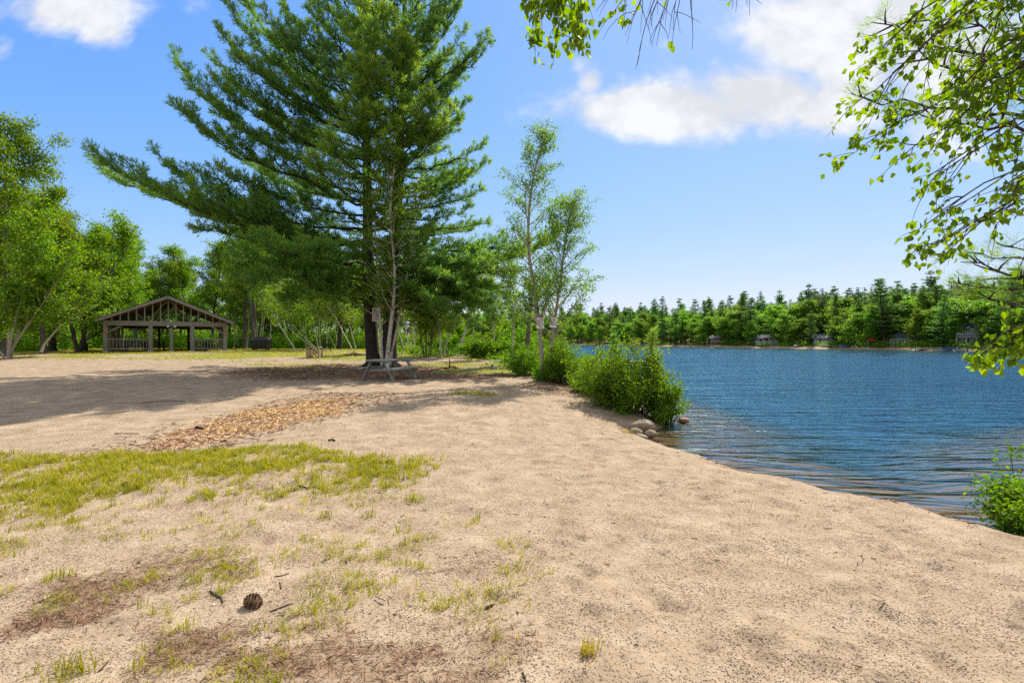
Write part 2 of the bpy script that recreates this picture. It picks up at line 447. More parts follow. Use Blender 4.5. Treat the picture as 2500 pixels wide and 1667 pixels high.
def lawn(x, y, s):
    n = fbm(x * .22, y * .3, 53, 4)
    g = sstep(26, 31, y + 5 * (n - .5) + .12 * (x + 6)) * sstep(.36, .55, n + .10 * sstep(30, 44, y) + .14 * sstep(46, 52, y))
    # patches nearer the water and beside the picnic table
    for px, py, rx, ry, k in ((-.8, 21.5, 2.6, 1.3, 1), (1.0, 20.6, 1.4, .9, .9), (-11, 25.0, 3.0, .8, .9), (-9.5, 22.3, 2.0, .5, .6), (.6, 24.5, 1.8, 1.5, .9), (2.3, 20.5, .8, 3, .9), (-1.3, 14.3, .5, .25, .9), (-.7, 14.0, .3, .2, .9), (-2.6, 25, 2.2, 1.5, .8)):
        g = np.maximum(g, k * sstep(1.3, .6, ((x - px) / rx) ** 2 + ((y - py) / ry) ** 2 + 1.2 * (n - .5)))
    g = g * (1 - .85 * sstep(1.2, .5, ((x - .2) / 2.4) ** 2 + ((y - 27.5) / 3) ** 2))
    return np.clip(g, 0, 1) * sstep(.3, 1.2, s)
def litter(x, y):
    n = fbm(x * .7, y * .9, 61, 4)
    a = sstep(1.15, .45, ((x + 7.0) / 5.2) ** 2 + ((y - 21.5) / 4.0) ** 2 + .9 * (n - .5))
    b = .9 * sstep(1.2, .5, ((x + 3.4) / 4.2) ** 2 + ((y - 19.3) / 1.4) ** 2 + .9 * (n - .5))
    c = .7 * sstep(1.1, .5, ((x - 1.9) / 1.7) ** 2 + ((y - 15.9) / 2.0) ** 2 + .9 * (n - .5))
    n2 = fbm(x * 1.6 + y * .7, y * 2.6 - x * .5, 67, 4)
    d = .85 * sstep(.43, .72, n2) * sstep(4.3, 3.2, y) * sstep(.35, -.4, x)
    return np.clip(np.maximum(np.maximum(a, b), np.maximum(c, d)), 0, 1)
def chips(x, y):
    t_ = np.clip((y - 7.6) / 5.6, 0, 1); cx = -5.35 + .3 * t_ + .9 * t_ * t_
    wd = .35 + .75 * np.sin(np.clip(t_, 0, 1) * math.pi) ** .8
    n = fbm(x * 1.3, y * 1.3, 71, 4)
    return sstep(1.2, .55, np.abs(x - cx) / wd + 1.0 * (n - .5)) * sstep(7.4, 8.1, y) * sstep(13.6, 12.6, y)
G_ = np.maximum(near_grass(xf, yf) * .30 * (yf > 1.5), lawn(xf, yf, S))
far_land = ((xf > 45) | (yf > 180)) & (S > 0)
G_ = np.where(far_land, .2 + .4 * fbm(xf * .1, yf * .1, 5, 3), G_)
L_ = litter(xf, yf); L_ = np.where(far_land, 1.0 * sstep(3, 8, S), L_)
L_ = np.maximum(L_, .8 * sstep(52, 58, yf) * (S > 0) * (~far_land))
C_ = chips(xf, yf)
W_ = sstep(.42, .05, S + .12 * (fbm(xf * 2, yf * 2, 77, 3) - .5))
gd = Geo()
ny, nx = X.shape
ii = (np.arange(ny - 1)[:, None] * nx + np.arange(nx - 1)[None]).ravel()
gd.add(np.stack([xf, yf, Z], 1), np.stack([ii, ii + 1, ii + nx + 1, ii + nx], 1))

k = NT('ground_soil')
co = k.coords()
big = k.noise(co, .55, 4, .6); mid = k.noise(co, 3.2, 4, .6); fine = k.noise(co, 70, 3, .7)
sand = k.ramp(k.math('ADD', k.math('MULTIPLY', mid, .6), k.math('MULTIPLY', fine, .4)), [(.3, (.235, .168, .106)), (.5, (.375, .280, .186)), (.7, (.51, .405, .290))])
sand = k.mix(k.math('MULTIPLY', big, .30), sand, (.38, .27, .175))
# coarse dark grains lie in the hollows
def specks(scale, lo, hi):
    vo = k.n('TexVoronoi'); vo.inputs['Scale'].default_value = scale; k.l(co, vo.inputs['Vector'])
    rnd = k.n('SeparateColor'); k.l(vo.outputs['Color'], rnd.inputs[0])
    near = k.ramp(vo.outputs['Distance'], [(.28, 1.0), (.44, 0.0)])
    return near, rnd.outputs[0], rnd.outputs[1]
patch = k.ramp(k.noise(co, 1.9, 5, .62), [(.38, .12), (.62, .9)])
n1, r1, c1 = specks(85, 0, 1)
m1 = k.math('MULTIPLY', n1, k.math('LESS_THAN', r1, k.math('MULTIPLY', patch, .98)))
grain = k.ramp(c1, [(0, (.035, .03, .028)), (.45, (.09, .065, .05)), (.7, (.18, .12, .08)), (.88, (.27, .14, .08)), (1, (.75, .68, .58))])
sand = k.mix(k.math('MULTIPLY', m1, .85), sand, grain)
n2, r2, c2 = specks(26, 0, 1)
m2 = k.math('MULTIPLY', n2, k.math('LESS_THAN', r2, k.math('MULTIPLY', patch, .10)))
sand = k.mix(k.math('MULTIPLY', m2, .8), sand, k.ramp(c2, [(0, (.05, .042, .035)), (.6, (.15, .10, .07)), (1, (.30, .22, .16))]))
n3, r3, c3 = specks(9, 0, 1)
m3 = k.math('MULTIPLY', n3, k.math('LESS_THAN', r3, .05))
sand = k.mix(k.math('MULTIPLY', m3, .35), sand, (.20, .14, .10))
# litter, wood chips, grass stain, wet sand
rag = k.noise(co, 9, 5, .7); rag2 = k.noise(co, 2.2, 5, .65)
ln = k.noise(k.coords((30, 8, 8), (0, 0, .6)), 3, 4, .7)
lcol = k.ramp(ln, [(.3, (.085, .048, .028)), (.5, (.19, .11, .062)), (.7, (.34, .22, .13))])
def thr(att, r, sp=.25):
    return k.ramp(k.math('ADD', k.attr(att), k.math('SUBTRACT', r, .5)), [(.5 - sp, 0.0), (.5 + sp, 1.0)])
col = k.mix(k.math('MULTIPLY', thr('litter', rag, .38), .78), sand, lcol)
ccol = k.ramp(k.noise(co, 60, 3, .7), [(.3, (.20, .10, .05)), (.55, (.52, .28, .14)), (.75, (.72, .45, .25))])
col = k.mix(k.math('MULTIPLY', thr('chips', rag, .3), .45), col, ccol)
gcol = k.ramp(k.noise(co, 14, 4, .7), [(.3, (.12, .15, .025)), (.55, (.25, .28, .05)), (.75, (.40, .38, .10))])
col = k.mix(k.math('MULTIPLY', thr('grass', rag2, .22), .8), col, gcol)
col = k.mix(k.math('MULTIPLY', k.attr('wet'), .6), col, k.mix(1.0, col, (.50, .46, .42), 'MULTIPLY'))
# lake bed: sand gives way to brown silt, then blue painted in for light scattered by deep water
sp = k.n('SeparateXYZ'); k.l(k.n('NewGeometry').outputs['Position'], sp.inputs[0])
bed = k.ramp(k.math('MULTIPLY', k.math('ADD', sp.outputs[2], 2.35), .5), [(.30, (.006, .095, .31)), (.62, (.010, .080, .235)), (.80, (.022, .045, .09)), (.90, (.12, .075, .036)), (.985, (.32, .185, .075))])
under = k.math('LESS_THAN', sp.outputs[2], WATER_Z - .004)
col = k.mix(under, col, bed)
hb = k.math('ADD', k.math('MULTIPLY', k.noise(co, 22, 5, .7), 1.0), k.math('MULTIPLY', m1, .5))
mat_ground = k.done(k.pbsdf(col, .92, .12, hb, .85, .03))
ground = gd.build('ground', mat_ground, smooth=True)
for nm, arr in (('grass', G_), ('litter', L_), ('chips', C_), ('wet', W_)):
    aa = ground.data.attributes.new(nm, 'FLOAT', 'POINT'); aa.data.foreach_set('value', arr.astype(np.float32))
tag(ground, kind='structure')

# ================================================================== water
k = NT('lake_water')
ang = R(-29)
def rot_co(sc, rz): return k.coords(sc, (0, 0, rz))
wa = k.noise(rot_co((.32, 2.2, 1), -ang), 1.0, 2, .5, .6)      # long ripples rolling onto the beach
wb = k.noise(rot_co((.9, 2.6, 1), -ang - .35), 1.1, 3, .55, .4)
wc = k.noise(rot_co((2.5, 6.0, 1), -ang + .3), 1.2, 3, .6, .3)
ge = k.n('NewGeometry'); spz = k.n('SeparateXYZ'); k.l(ge.outputs['Position'], spz.inputs[0])
chop = k.n('MapRange'); chop.inputs[1].default_value = 7; chop.inputs[2].default_value = 14; chop.inputs[3].default_value = .12; chop.inputs[4].default_value = 1.0; k.l(spz.outputs[1], chop.inputs[0])
wd_ = k.noise(rot_co((.16, .62, 1), -ang - .2), 1.0, 2, .5, .5)
gust = k.ramp(k.noise(rot_co((.03, .075, 1), -ang), 1.0, 3, .55), [(.36, .45), (.66, 1.35)])
swell = k.n('MapRange'); swell.inputs[1].default_value = 12; swell.inputs[2].default_value = 40; swell.inputs[3].default_value = 0.0; swell.inputs[4].default_value = 3.4; k.l(spz.outputs[1], swell.inputs[0])
chop_g = k.math('MULTIPLY', chop.outputs[0], gust)
hgt_ = k.math('ADD', k.math('ADD', k.math('MULTIPLY', wa, .8), k.math('MULTIPLY', wd_, swell.outputs[0])), k.math('MULTIPLY', chop_g, k.math('ADD', k.math('MULTIPLY', wb, 1.25), k.math('MULTIPLY', wc, .34))))
bp = k.n('Bump'); bp.inputs['Strength'].default_value = 1.0; bp.inputs['Distance'].default_value = .17; k.l(hgt_, bp.inputs['Height'])
fr = k.n('Fresnel'); fr.inputs['IOR'].default_value = 1.5; k.l(bp.outputs[0], fr.inputs['Normal'])
gl = k.n('BsdfGlossy'); gl.inputs['Roughness'].default_value = .09; gl.inputs['Color'].default_value = (.40, .83, 1, 1); k.l(bp.outputs[0], gl.inputs['Normal'])
tr = k.n('BsdfTransparent'); tr.inputs['Color'].default_value = (.90, .88, .82, 1)
ms = k.n('MixShader'); k.l(fr.outputs[0], ms.inputs[0]); k.l(tr.outputs[0], ms.inputs[1]); k.l(gl.outputs[0], ms.inputs[2])
mat_water = k.done(ms)
wg = Geo()
wx = np.concatenate([np.arange(-100, 0, 10), np.arange(0, 30, 1.5), np.arange(30, 200, 10)]); wy = np.concatenate([np.arange(2, 40, 1.5), np.arange(40, 460, 12)])
WX, WY = np.meshgrid(wx, wy); WS = lake_sdf(WX.ravel(), WY.ravel()).reshape(WX.shape)
nxw = len(wx); fidx = []
for j in range(len(wy) - 1):
    for i in range(nxw - 1):
        if WS[j:j + 2, i:i + 2].min() < 1.0: fidx.append((j * nxw + i, j * nxw + i + 1, (j + 1) * nxw + i + 1, (j + 1) * nxw + i))
wg.add(np.stack([WX.ravel(), WY.ravel(), np.full(WX.size, WATER_Z)], 1), fidx)
water = wg.build('water', mat_water); tag(water, kind='structure')

# ================================================================== materials in common
M_grey = mat_wood('weathered_grey_wood', (.13, .135, .125), (.29, .30, .28), 0)
M_taupe = mat_wood('stained_timber', (.165, .145, .125), (.28, .25, .22), 2)
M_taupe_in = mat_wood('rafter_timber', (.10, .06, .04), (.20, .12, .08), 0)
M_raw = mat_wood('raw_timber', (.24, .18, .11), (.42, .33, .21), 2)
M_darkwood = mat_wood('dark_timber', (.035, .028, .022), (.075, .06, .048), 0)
M_roof = mat_plain('roof_shingle', (.028, .05, .04), .85, .2, .4, 9)
M_black = mat_plain('black_paint', (.016, .016, .018), .45, .4, .3, 3)
M_concrete = mat_plain('concrete', (.36, .34, .31), .9, .2, .15, 3)
M_white = mat_plain('white_paint', (.72, .72, .68), .55, .3, .1, 6)
M_sign = mat_plain('sign_board_paint', (.78, .74, .68), .5, .35, .1, 14)
M_ink = mat_plain('sign_lettering', (.035, .03, .035), .6, .2, .1)
M_redink = mat_plain('red_paint', (.45, .04, .035), .55, .3, .2, 5)
M_reflect = mat_plain('faded_red_reflector', (.42, .13, .12), .5, .4, .2, 9)
M_metal = mat_plain('galvanised_metal', (.32, .33, .34), .4, .5, .2, 8, .8)
k = NT('boulder_stone'); n = k.noise(k.coords(), 9, 6, .7); n_ = k.noise(k.coords(), 1.6, 3)
M_rock = k.done(k.pbsdf(k.mix(n_, k.ramp(n, [(.3, (.14, .105, .07)), (.55, (.32, .26, .18)), (.8, (.48, .41, .31))]), (.26, .20, .13)), .85, .25, n, .6, .03))

# ================================================================== picnic tables
def table_meshes(mat):
    def mk(fn):
        g = Geo(); fn(g); return g
    def top(g):
        for i in range(5): bar(g, (-.92, -.31 + i * .155, .725), (.92, -.31 + i * .155, .725), .148, .06, a=.5 + .1 * ((i * 7) % 3 - 1))
    def seat(sy):
        def f(g):
            for i in range(2): bar(g, (-.92, sy * (.62 + i * .15), .43), (.92, sy * (.62 + i * .15), .43), .148, .065, a=.5 + .12 * (i - .5))
        return f
    def leg(x, s):
        return lambda g: bar(g, (x, s * .30, .712), (x, s * .70, -.03), .055, .13, up=(1, 0, 0))
    def cross(x):
        return lambda g: (bar(g, (x + .042, -.74, .37), (x + .042, .74, .37), .04, .09), bar(g, (x + .042, -.36, .69), (x + .042, .36, .69), .04, .05))
    def brace(x):
        return lambda g: bar(g, (x - .03 * np.sign(x), .0, .375), (.15 * np.sign(x), 0, .70), .09, .038, up=(0, 1, 0))
    parts = [('tabletop', top), ('bench', seat(1)), ('bench', seat(-1))]
    for x in (-.68, .68):
        parts += [('leg', leg(x, 1)), ('leg', leg(x, -1)), ('crossbeam', cross(x)), ('brace', brace(x))]
    return [(n, mk(f)) for n, f in parts]
def picnic_table(loc, rz, mat, label, group=None, scale=1.0):
    r = thing('picnic_table', loc, label, 'picnic table', group, rz)
    for n, g in table_meshes(mat): g.build(n, mat, r, bevel=.006)
    r.scale = (scale,) * 3
    return r
tx, ty = -4.27, 17.9
picnic_table((tx, ty, h1(tx, ty) + .01), R(66), M_grey, 'weathered grey picnic table standing in front of the double-trunked pine', scale=.93)

# ================================================================== pavilion
PL = np.array([-30.17, 38.0]); PF = np.array([.85, .527]); PB = np.array([-.527, .85])   # front left post, along the front, to the back
PW, PD = 7.75, 10.5
pz = 0.88
pav = thing('picnic_pavilion', (PL[0], PL[1], pz), 'open brown timber picnic pavilion with a gable roof on the lawn', 'pavilion', rz=math.atan2(PF[1], PF[0]))
# local frame: x along the front, y to the back
EZ, BZ0, BZ1 = 2.42, 2.0, 2.36
RIDGE = 4.30
g = Geo(); box(g, (PW / 2, PD / 2, -.245), (PW + .7, PD + .7, .5)); g.build('floor_slab', M_concrete, pav)
post_x = [0, .353 * PW, .527 * PW, .705 * PW, PW]
for i, x in enumerate(post_x):
    wv = .26 if i in (0, 4) else (.27 if i in (1, 3) else .2)
    g = Geo(); box(g, (x, 0, BZ0 / 2 + .015), (wv, wv, BZ0 - .03))
    p = g.build('post', M_taupe, pav, bevel=.008)
    b = Geo(); box(b, (x, 0, .06), (wv + .1, wv + .1, .10)); b.build('post_footing', M_concrete, p)
for x in (0, PW):
    for j in range(1, 4):
        y = j * PD / 3
        g = Geo(); box(g, (x, y, BZ0 / 2 + .015), (.2, .2, BZ0 - .03)); g.build('post', M_taupe, pav)
for x in (.36 * PW, .66 * PW):
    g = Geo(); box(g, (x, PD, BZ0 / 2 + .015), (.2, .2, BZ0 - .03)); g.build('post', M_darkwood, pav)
g = Geo(); box(g, (PW / 2, 0, (BZ0 + BZ1) / 2), (PW + .3, .22, BZ1 - BZ0)); g.build('front_beam', M_taupe, pav, bevel=.008)
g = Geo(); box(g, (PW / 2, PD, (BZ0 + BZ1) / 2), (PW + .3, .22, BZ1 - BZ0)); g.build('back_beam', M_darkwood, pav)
for x in (0, PW):
    g = Geo(); box(g, (x, PD / 2, (BZ0 + BZ1) / 2), (.18, PD - .23, BZ1 - BZ0 - .01)); g.build('side_beam', M_taupe, pav)
sl = (RIDGE - EZ) / (PW / 2 + .45)
def roof_z(x): return RIDGE - abs(x - PW / 2) * sl
g = Geo()
for s in (-1, 1):
    x0 = PW / 2; x1 = PW / 2 + s * (PW / 2 + .55)
    z0, z1 = RIDGE, RIDGE - (PW / 2 + .55) * sl
    v = [(x0, -.7, z0), (x1, -.7, z1), (x1, PD + .7, z1), (x0, PD + .7, z0)]
    v = np.array(v + [(a, b, c + .07) for a, b, c in v])
    g.add(v, [(0, 1, 2, 3), (7, 6, 5, 4), (0, 4, 5, 1), (1, 5, 6, 2), (2, 6, 7, 3)])
roof = g.build('roof', M_roof, pav)
g = Geo()
for s in (-1, 1):
    x0 = PW / 2; x1 = PW / 2 + s * (PW / 2 + .55)
    v = np.array([(x0, -.6, RIDGE - .012), (x1, -.6, RIDGE - (PW / 2 + .55) * sl - .012), (x1, PD + .6, RIDGE - (PW / 2 + .55) * sl - .012), (x0, PD + .6, RIDGE - .012)])
    g.add(np.concatenate([v, v - [0, 0, .02]]), [(0, 1, 2, 3), (7, 6, 5, 4)])
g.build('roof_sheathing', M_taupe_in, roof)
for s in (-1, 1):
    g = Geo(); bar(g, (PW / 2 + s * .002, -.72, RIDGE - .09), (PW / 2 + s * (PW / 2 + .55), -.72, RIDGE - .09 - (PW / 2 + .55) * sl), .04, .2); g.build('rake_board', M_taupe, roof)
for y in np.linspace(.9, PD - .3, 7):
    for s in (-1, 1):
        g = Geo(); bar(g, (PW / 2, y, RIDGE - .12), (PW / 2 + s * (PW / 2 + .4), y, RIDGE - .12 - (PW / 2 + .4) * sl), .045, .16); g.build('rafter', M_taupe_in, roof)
for i in range(15):
    x = PW / 2 + (i - 7) * .5
    z1 = roof_z(x) - .1
    if z1 - BZ1 < .05: continue
    g = Geo(); box(g, (x, -.02, (BZ1 + z1) / 2 + .002), (.085, .10, z1 - BZ1)); g.build('gable_stud', M_taupe, pav)
for yb in (.9, PD * .5, PD - .3):
    for s in (-1, 1):
        g = Geo(); bar(g, (PW / 2 + s * .1, yb + .06, RIDGE - .25), (PW / 2 + s * 1.5, yb + .06, BZ1 - .1), .05, .12); bar(g, (PW / 2 + s * 1.5, yb + .06, BZ1 - .1), (PW / 2 + s * 2.2, yb + .06, roof_z(PW / 2 + 2.2) - .15), .05, .12)
        g.build('truss_web', M_taupe, pav)
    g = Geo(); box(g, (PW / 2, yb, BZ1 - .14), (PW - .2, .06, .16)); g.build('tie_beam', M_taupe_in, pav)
for x, s in ((0, 1), (PW, -1)):
    g = Geo(); bar(g, (x + s * .1, -.03, 1.45), (x + s * .95, -.03, BZ0), .06, .11); g.build('knee_brace', M_taupe, pav)
def railing(xa, xb, y, mat=M_taupe):
    g = Geo()
    box(g, ((xa + xb) / 2, y, .98), (xb - xa, .07, .09)); box(g, ((xa + xb) / 2, y, .24), (xb - xa, .06, .08))
    n = int((xb - xa) / .2)
    for i in range(n): box(g, (xa + (i + .5) * (xb - xa) / n, y, .608), (.042, .042, .65))
    g.build('railing', mat, pav)
railing(post_x[0] + .14, post_x[1] - .14, 0); railing(post_x[3] + .14, post_x[4] - .14, 0)
railing(.2, PW * .36 - .15, PD); railing(PW * .66 + .15, PW - .2, PD)
for j, (xw, y0_, n_b) in enumerate(((.03, 1.2, 2), (.03, 4.6, 2), (.03, 7.4, 3), (PW - .03, 3.0, 2))):
    g = Geo()
    for q in range(n_b): box(g, (xw, y0_ + q * .42, 1.0), (.04, .4, 1.96), a=.5 + .15 * (q % 2))
    g.build('side_boarding', M_raw if j < 3 else M_taupe, pav)
lampg = Geo(); box(lampg, (post_x[2], -.17, 1.98), (.22, .1, .12)); lf = lampg.build('floodlight', M_black, pav)
for s in (-1, 1):
    g = Geo(); tube(g, [(post_x[2] + s * .12, -.18, 2.0), (post_x[2] + s * .26, -.3, 1.96)], [.035, .09], 10, cap=True); g.build('lamp_head', M_white, lf)
for x in (0, PW):
    for q in range(2):
        g = Geo(); tube(g, [(x, -.135, 1.58 - q * .17), (x, -.15, 1.58 - q * .17)], [.065, .065], 14, cap=True)
        b = g.build('reflector', M_reflect, pav)
def pav_pt(x, y): return (PL[0] + PF[0] * x + PB[0] * y, PL[1] + PF[1] * x + PB[1] * y, pz + .03)
prz = math.atan2(PF[1], PF[0])
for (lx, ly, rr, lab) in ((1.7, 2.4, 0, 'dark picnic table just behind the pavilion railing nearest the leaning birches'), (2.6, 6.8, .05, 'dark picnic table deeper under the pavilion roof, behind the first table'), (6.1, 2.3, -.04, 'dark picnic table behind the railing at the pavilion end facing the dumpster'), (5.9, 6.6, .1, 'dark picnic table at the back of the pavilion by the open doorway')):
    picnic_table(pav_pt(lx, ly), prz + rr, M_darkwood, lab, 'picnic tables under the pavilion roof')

# ================================================================== dumpster, bin crate, grill
dx, dy = at(637, 43), 43.0
dm = thing('dumpster', (dx, dy, h1(dx, dy) + .12), 'black lidded dumpster standing on the lawn beside the pavilion', 'dumpster', rz=.12)
g = Geo()
v = np.array([(-.62, -.38, 0), (.62, -.38, 0), (.62, .42, 0), (-.62, .42, 0), (-.72, -.48, .72), (.72, -.48, .72), (.72, .48, .92), (-.72, .48, .92)])
g.add(v, BOXQ); g.build('body', M_black, dm, bevel=.02)
g = Geo()
v = np.array([(-.76, -.54, .725), (.76, -.54, .725), (.76, .50, .925), (-.76, .50, .925), (-.62, -.42, .86), (.62, -.42, .86), (.62, .4, 1.06), (-.62, .4, 1.06)])
g.add(v, BOXQ); g.build('lid', M_black, dm, bevel=.03)
for s in (-1, 1):
    g = Geo(); box(g, (s * .77, -.02, .6), (.08, .7, .1)); g.build('side_sleeve', M_black, dm)
    for yy_ in (-.3, .32):
        g = Geo(); tube(g, [(s * .5 - .03, yy_, -.05), (s * .5 + .03, yy_, -.05)], [.08, .08], 12, cap=True); g.build('wheel', M_black, dm)

cx_, cy_ = at(768, 30.5), 30.5
cr = thing('bin_enclosure', (cx_, cy_, h1(cx_, cy_)), 'raw wooden crate with crossed boards on its sides, standing on the sand', 'crate', rz=.1)
for sx in (-1, 1):
    for sy in (-1, 1):
        g = Geo(); box(g, (sx * .34, sy * .34, .3), (.085, .085, .62)); g.build('corner_post', M_raw, cr, bevel=.004)
g = Geo()
for sy in (-1, 1): bar(g, (-.38, sy * .335, .635), (.38, sy * .335, .635), .1, .05)
for sx in (-1, 1): bar(g, (sx * .335, -.283, .637), (sx * .335, .283, .637), .1, .05)
g.build('top_frame', M_raw, cr, bevel=.004)
for rzz in (0, 1, 2, 3):
    c_, s_ = math.cos(rzz * math.pi / 2), math.sin(rzz * math.pi / 2)
    f = lambda x, y, z: (x * c_ - y * s_, x * s_ + y * c_, z)
    g = Geo(); upv = f(0, 1, 0)
    bar(g, f(-.29, -.36, .06), f(.29, -.36, .57), .075, .022, up=upv); bar(g, f(-.29, -.335, .57), f(.29, -.335, .06), .075, .022, up=upv)
    bar(g, f(-.29, -.34, .04), f(.29, -.34, .04), .07, .03, up=(0, 0, 1)); g.build('cross_brace', M_raw, cr)

gx, gy = at(797, 38.5), 38.5
gr = thing('charcoal_grill', (gx, gy, h1(gx, gy)), 'dark charcoal grill on splayed legs behind the wooden crate', 'grill', rz=.4)
g = Geo(); v = BOXV * [.62, .42, .2]; v[:4, :2] *= .8; g.add(v + [0, 0, .52], BOXQ); g.build('firebox', M_black, gr, bevel=.015)
g = Geo(); box(g, (0, 0, .635), (.68, .47, .03)); box(g, (.42, 0, .6), (.16, .4, .02)); g.build('cooking_grate', M_black, gr)
for sx in (-1, 1):
    for sy in (-1, 1):
        g = Geo(); tube(g, [(sx * .2, sy * .12, .44), (sx * .34, sy * .22, -.02)], [.022, .022], 6); g.build('leg', M_black, gr)

# heaps of dead sticks on the lawn
def brush_heap(px, d, r, hh, mat, label, seed, upright=False):
    rg = np.random.default_rng(seed); x, y = at(px, d), d
    o = Geo()
    for i in range(90):
        a = rg.uniform(0, 6.28); rr = r * math.sqrt(rg.random()); zc = hh * (1 - rr / r) * rg.random()
        p = np.array([rr * math.cos(a), rr * math.sin(a) * .7, zc + .01]); dd = rg.normal(0, 1, 3); dd[2] *= .3
        L = rg.uniform(.15, .45) * r * 1.4
        tube(o, [p - nrm(dd) * L / 2, p + rg.normal(0, .02, 3), p + nrm(dd) * L / 2], [.008, .012, .005], 4)
    if upright:
        tube(o, [(0, 0, 0), (.02, 0, .25), (.01, .01, .5)], [.04, .03, .015], 6)
    b = o.build('brush_heap', mat); b.location = (x, y, h1(x, y))
    tag(b, label, 'brush heap')
M_reddead = mat_bark('dead_red_needles', (.10, .03, .018), (.25, .08, .045))
M_deadwood = mat_bark('dead_sticks', (.025, .02, .017), (.07, .055, .045))
brush_heap(1097, 22.5, .48, .16, M_reddead, 'small reddish brown heap of dead twigs on the yellow grass', 4, True)
brush_heap(862, 33, .7, .3, M_deadwood, 'low dark heap of sticks on the lawn beyond the pine', 9)

# ================================================================== rocks
def rock(loc, s, seed, label, rz=0, mat=M_rock):
    import bmesh
    bm = bmesh.new(); bmesh.ops.create_icosphere(bm, subdivisions=4, radius=1)
    rg = np.random.default_rng(seed); off = rg.uniform(0, 50, 3)
    from mathutils import noise as mn
    for q in bm.verts:
        c = q.co.copy()
        f = 1 + .22 * mn.noise(c * .9 + Vector(off)) + .08 * mn.noise(c * 2.3 + Vector(off)) + .025 * mn.noise(c * 6 + Vector(off))
        q.co = Vector((c.x * s[0], c.y * s[1], c.z * s[2])) * f
    me = bpy.data.meshes.new('rock'); bm.to_mesh(me); bm.free(); me.materials.append(mat)
    me.polygons.foreach_set('use_smooth', [True] * len(me.polygons))
    o = bpy.data.objects.new('rock', me); COL.objects.link(o); o.location = loc; o.rotation_euler = (0, 0, rz)
    return tag(o, label, 'rock', 'rocks at the water edge')
def rk(px, py, d, s, seed, label, rz=0, mat=M_rock):
    x = at(px, d); rock((x, d, CAM_Z - (py - HZ) / FPX * d), s, seed, label, rz, mat)
rk(1571, 1041, 10.75, (.25, .19, .14), 1, 'largest rounded grey boulder under the big shoreline bush', -.3)
rk(1551, 1054, 10.45, (.14, .10, .085), 2, 'small grey rock leaning on the sand side of the largest boulder', -.5)
rk(1589, 1058, 10.2, (.12, .09, .075), 3, 'small rounded rock sitting in the shallow water beside the boulder', .2)
rk(1564, 1067, 9.95, (.15, .085, .07), 4, 'smooth pale elongated stone lowest of the rocks on the sand', -.7)
M_redrock = mat_plain('reddish_stone', (.30, .17, .11), .7, .3, .3, 6)
rk(1668, 1026, 12.6, (.16, .10, .07), 6, 'flat reddish stone breaking the water beside the big bush', .1, M_redrock)

# ================================================================== dock
M_dock = mat_wood('dock_boards', (.26, .25, .23), (.50, .48, .45), 0)
dk = thing('dock', (0, 0, 0), 'low grey wooden dock with dark mooring posts reaching into the lake', 'dock')
g = Geo(); dz_ = WATER_Z + .42
d0 = np.array([at(1352, 40), 39.5]); d1 = np.array([at(1600, 42), 42.0])
ax = nrm(d1 - d0); pxv = np.array([-ax[1], ax[0]]); Ld = np.linalg.norm(d1 - d0); n = int(Ld / .15)
for i in range(n):
    c = d0 + ax * (i + .5) * Ld / n
    box(g, (c[0], c[1], dz_), (Ld / n - .012, 1.3, .04), math.atan2(ax[1], ax[0]), a=.5 + .12 * math.sin(i * 2.3))
g.build('deck', M_dock, dk)
g = Geo()
for s in (-.62, .62):
    a = d0 + pxv * s; b = d1 + pxv * s; bar(g, (*a, dz_ - .105), (*b, dz_ - .105), .05, .16)
g.build('stringer', M_darkwood, dk)
for px in (1358, 1426, 1463, 1485, 1533, 1550, 1594):
    s = -.72 if px in (1426, 1485, 1550) else .72
    q = (at(px, 40.6) - d0[0]) / ax[0]; c = d0 + ax * q + pxv * s
    hh = .62 if s < 0 else .5
    g = Geo(); tube(g, [(c[0], c[1], -1.2), (c[0], c[1], dz_ + hh)], [.045, .042], 8, cap=True); g.build('mooring_post', M_darkwood, dk)

# ================================================================== lettered signs
def text_geo(lines, size, gap, y):
    """each line of lettering as a thin raised mesh centred on the board (local x across, z up)"""
    g = Geo()
    for i, s in enumerate(lines):
        cu = bpy.data.curves.new('lettering', 'FONT'); cu.body = s; cu.size = size; cu.align_x = 'CENTER'; cu.extrude = .0015; cu.offset = .002
        o = bpy.data.objects.new('lettering', cu); COL.objects.link(o)
        dg = bpy.context.evaluated_depsgraph_get(); me = bpy.data.meshes.new_from_object(o.evaluated_get(dg))
        v = np.zeros(len(me.vertices) * 3); me.vertices.foreach_get('co', v); v = v.reshape(-1, 3)
        v = np.stack([v[:, 0], -v[:, 2] + y, v[:, 1] - i * gap], 1)
        me.calc_loop_triangles(); tr_ = np.zeros(len(me.loop_triangles) * 3, int); me.loop_triangles.foreach_get('vertices', tr_)
        g.add(v, None, tr_.reshape(-1, 3))
        bpy.data.objects.remove(o); bpy.data.curves.remove(cu); bpy.data.meshes.remove(me)
    return g
def sign(loc, w_, h_, rz, label, lines, size, gap, tilt=0, z0=None, ink=None):
    r = thing('sign', loc, label, 'sign', rz=rz); r.rotation_euler = (0, tilt, rz)
    g = Geo(); box(g, (0, 0, 0), (w_, .018, h_)); g.build('board', M_sign, r, bevel=.004)
    t_ = text_geo(lines, size, gap, -.0115); zz = (h_ / 2 - size * .95) if z0 is None else z0
    t_.v = [a + np.array([0, 0, zz]) for a in t_.v]
    t_.build('lettering', ink or M_ink, r)
    for sx in (-1, 1):
        g = Geo(); tube(g, [(0, -.008, sx * h_ * .45), (0, -.013, sx * h_ * .45)], [.009, .009], 8, cap=True); g.build('nail', M_metal, r)
    return r

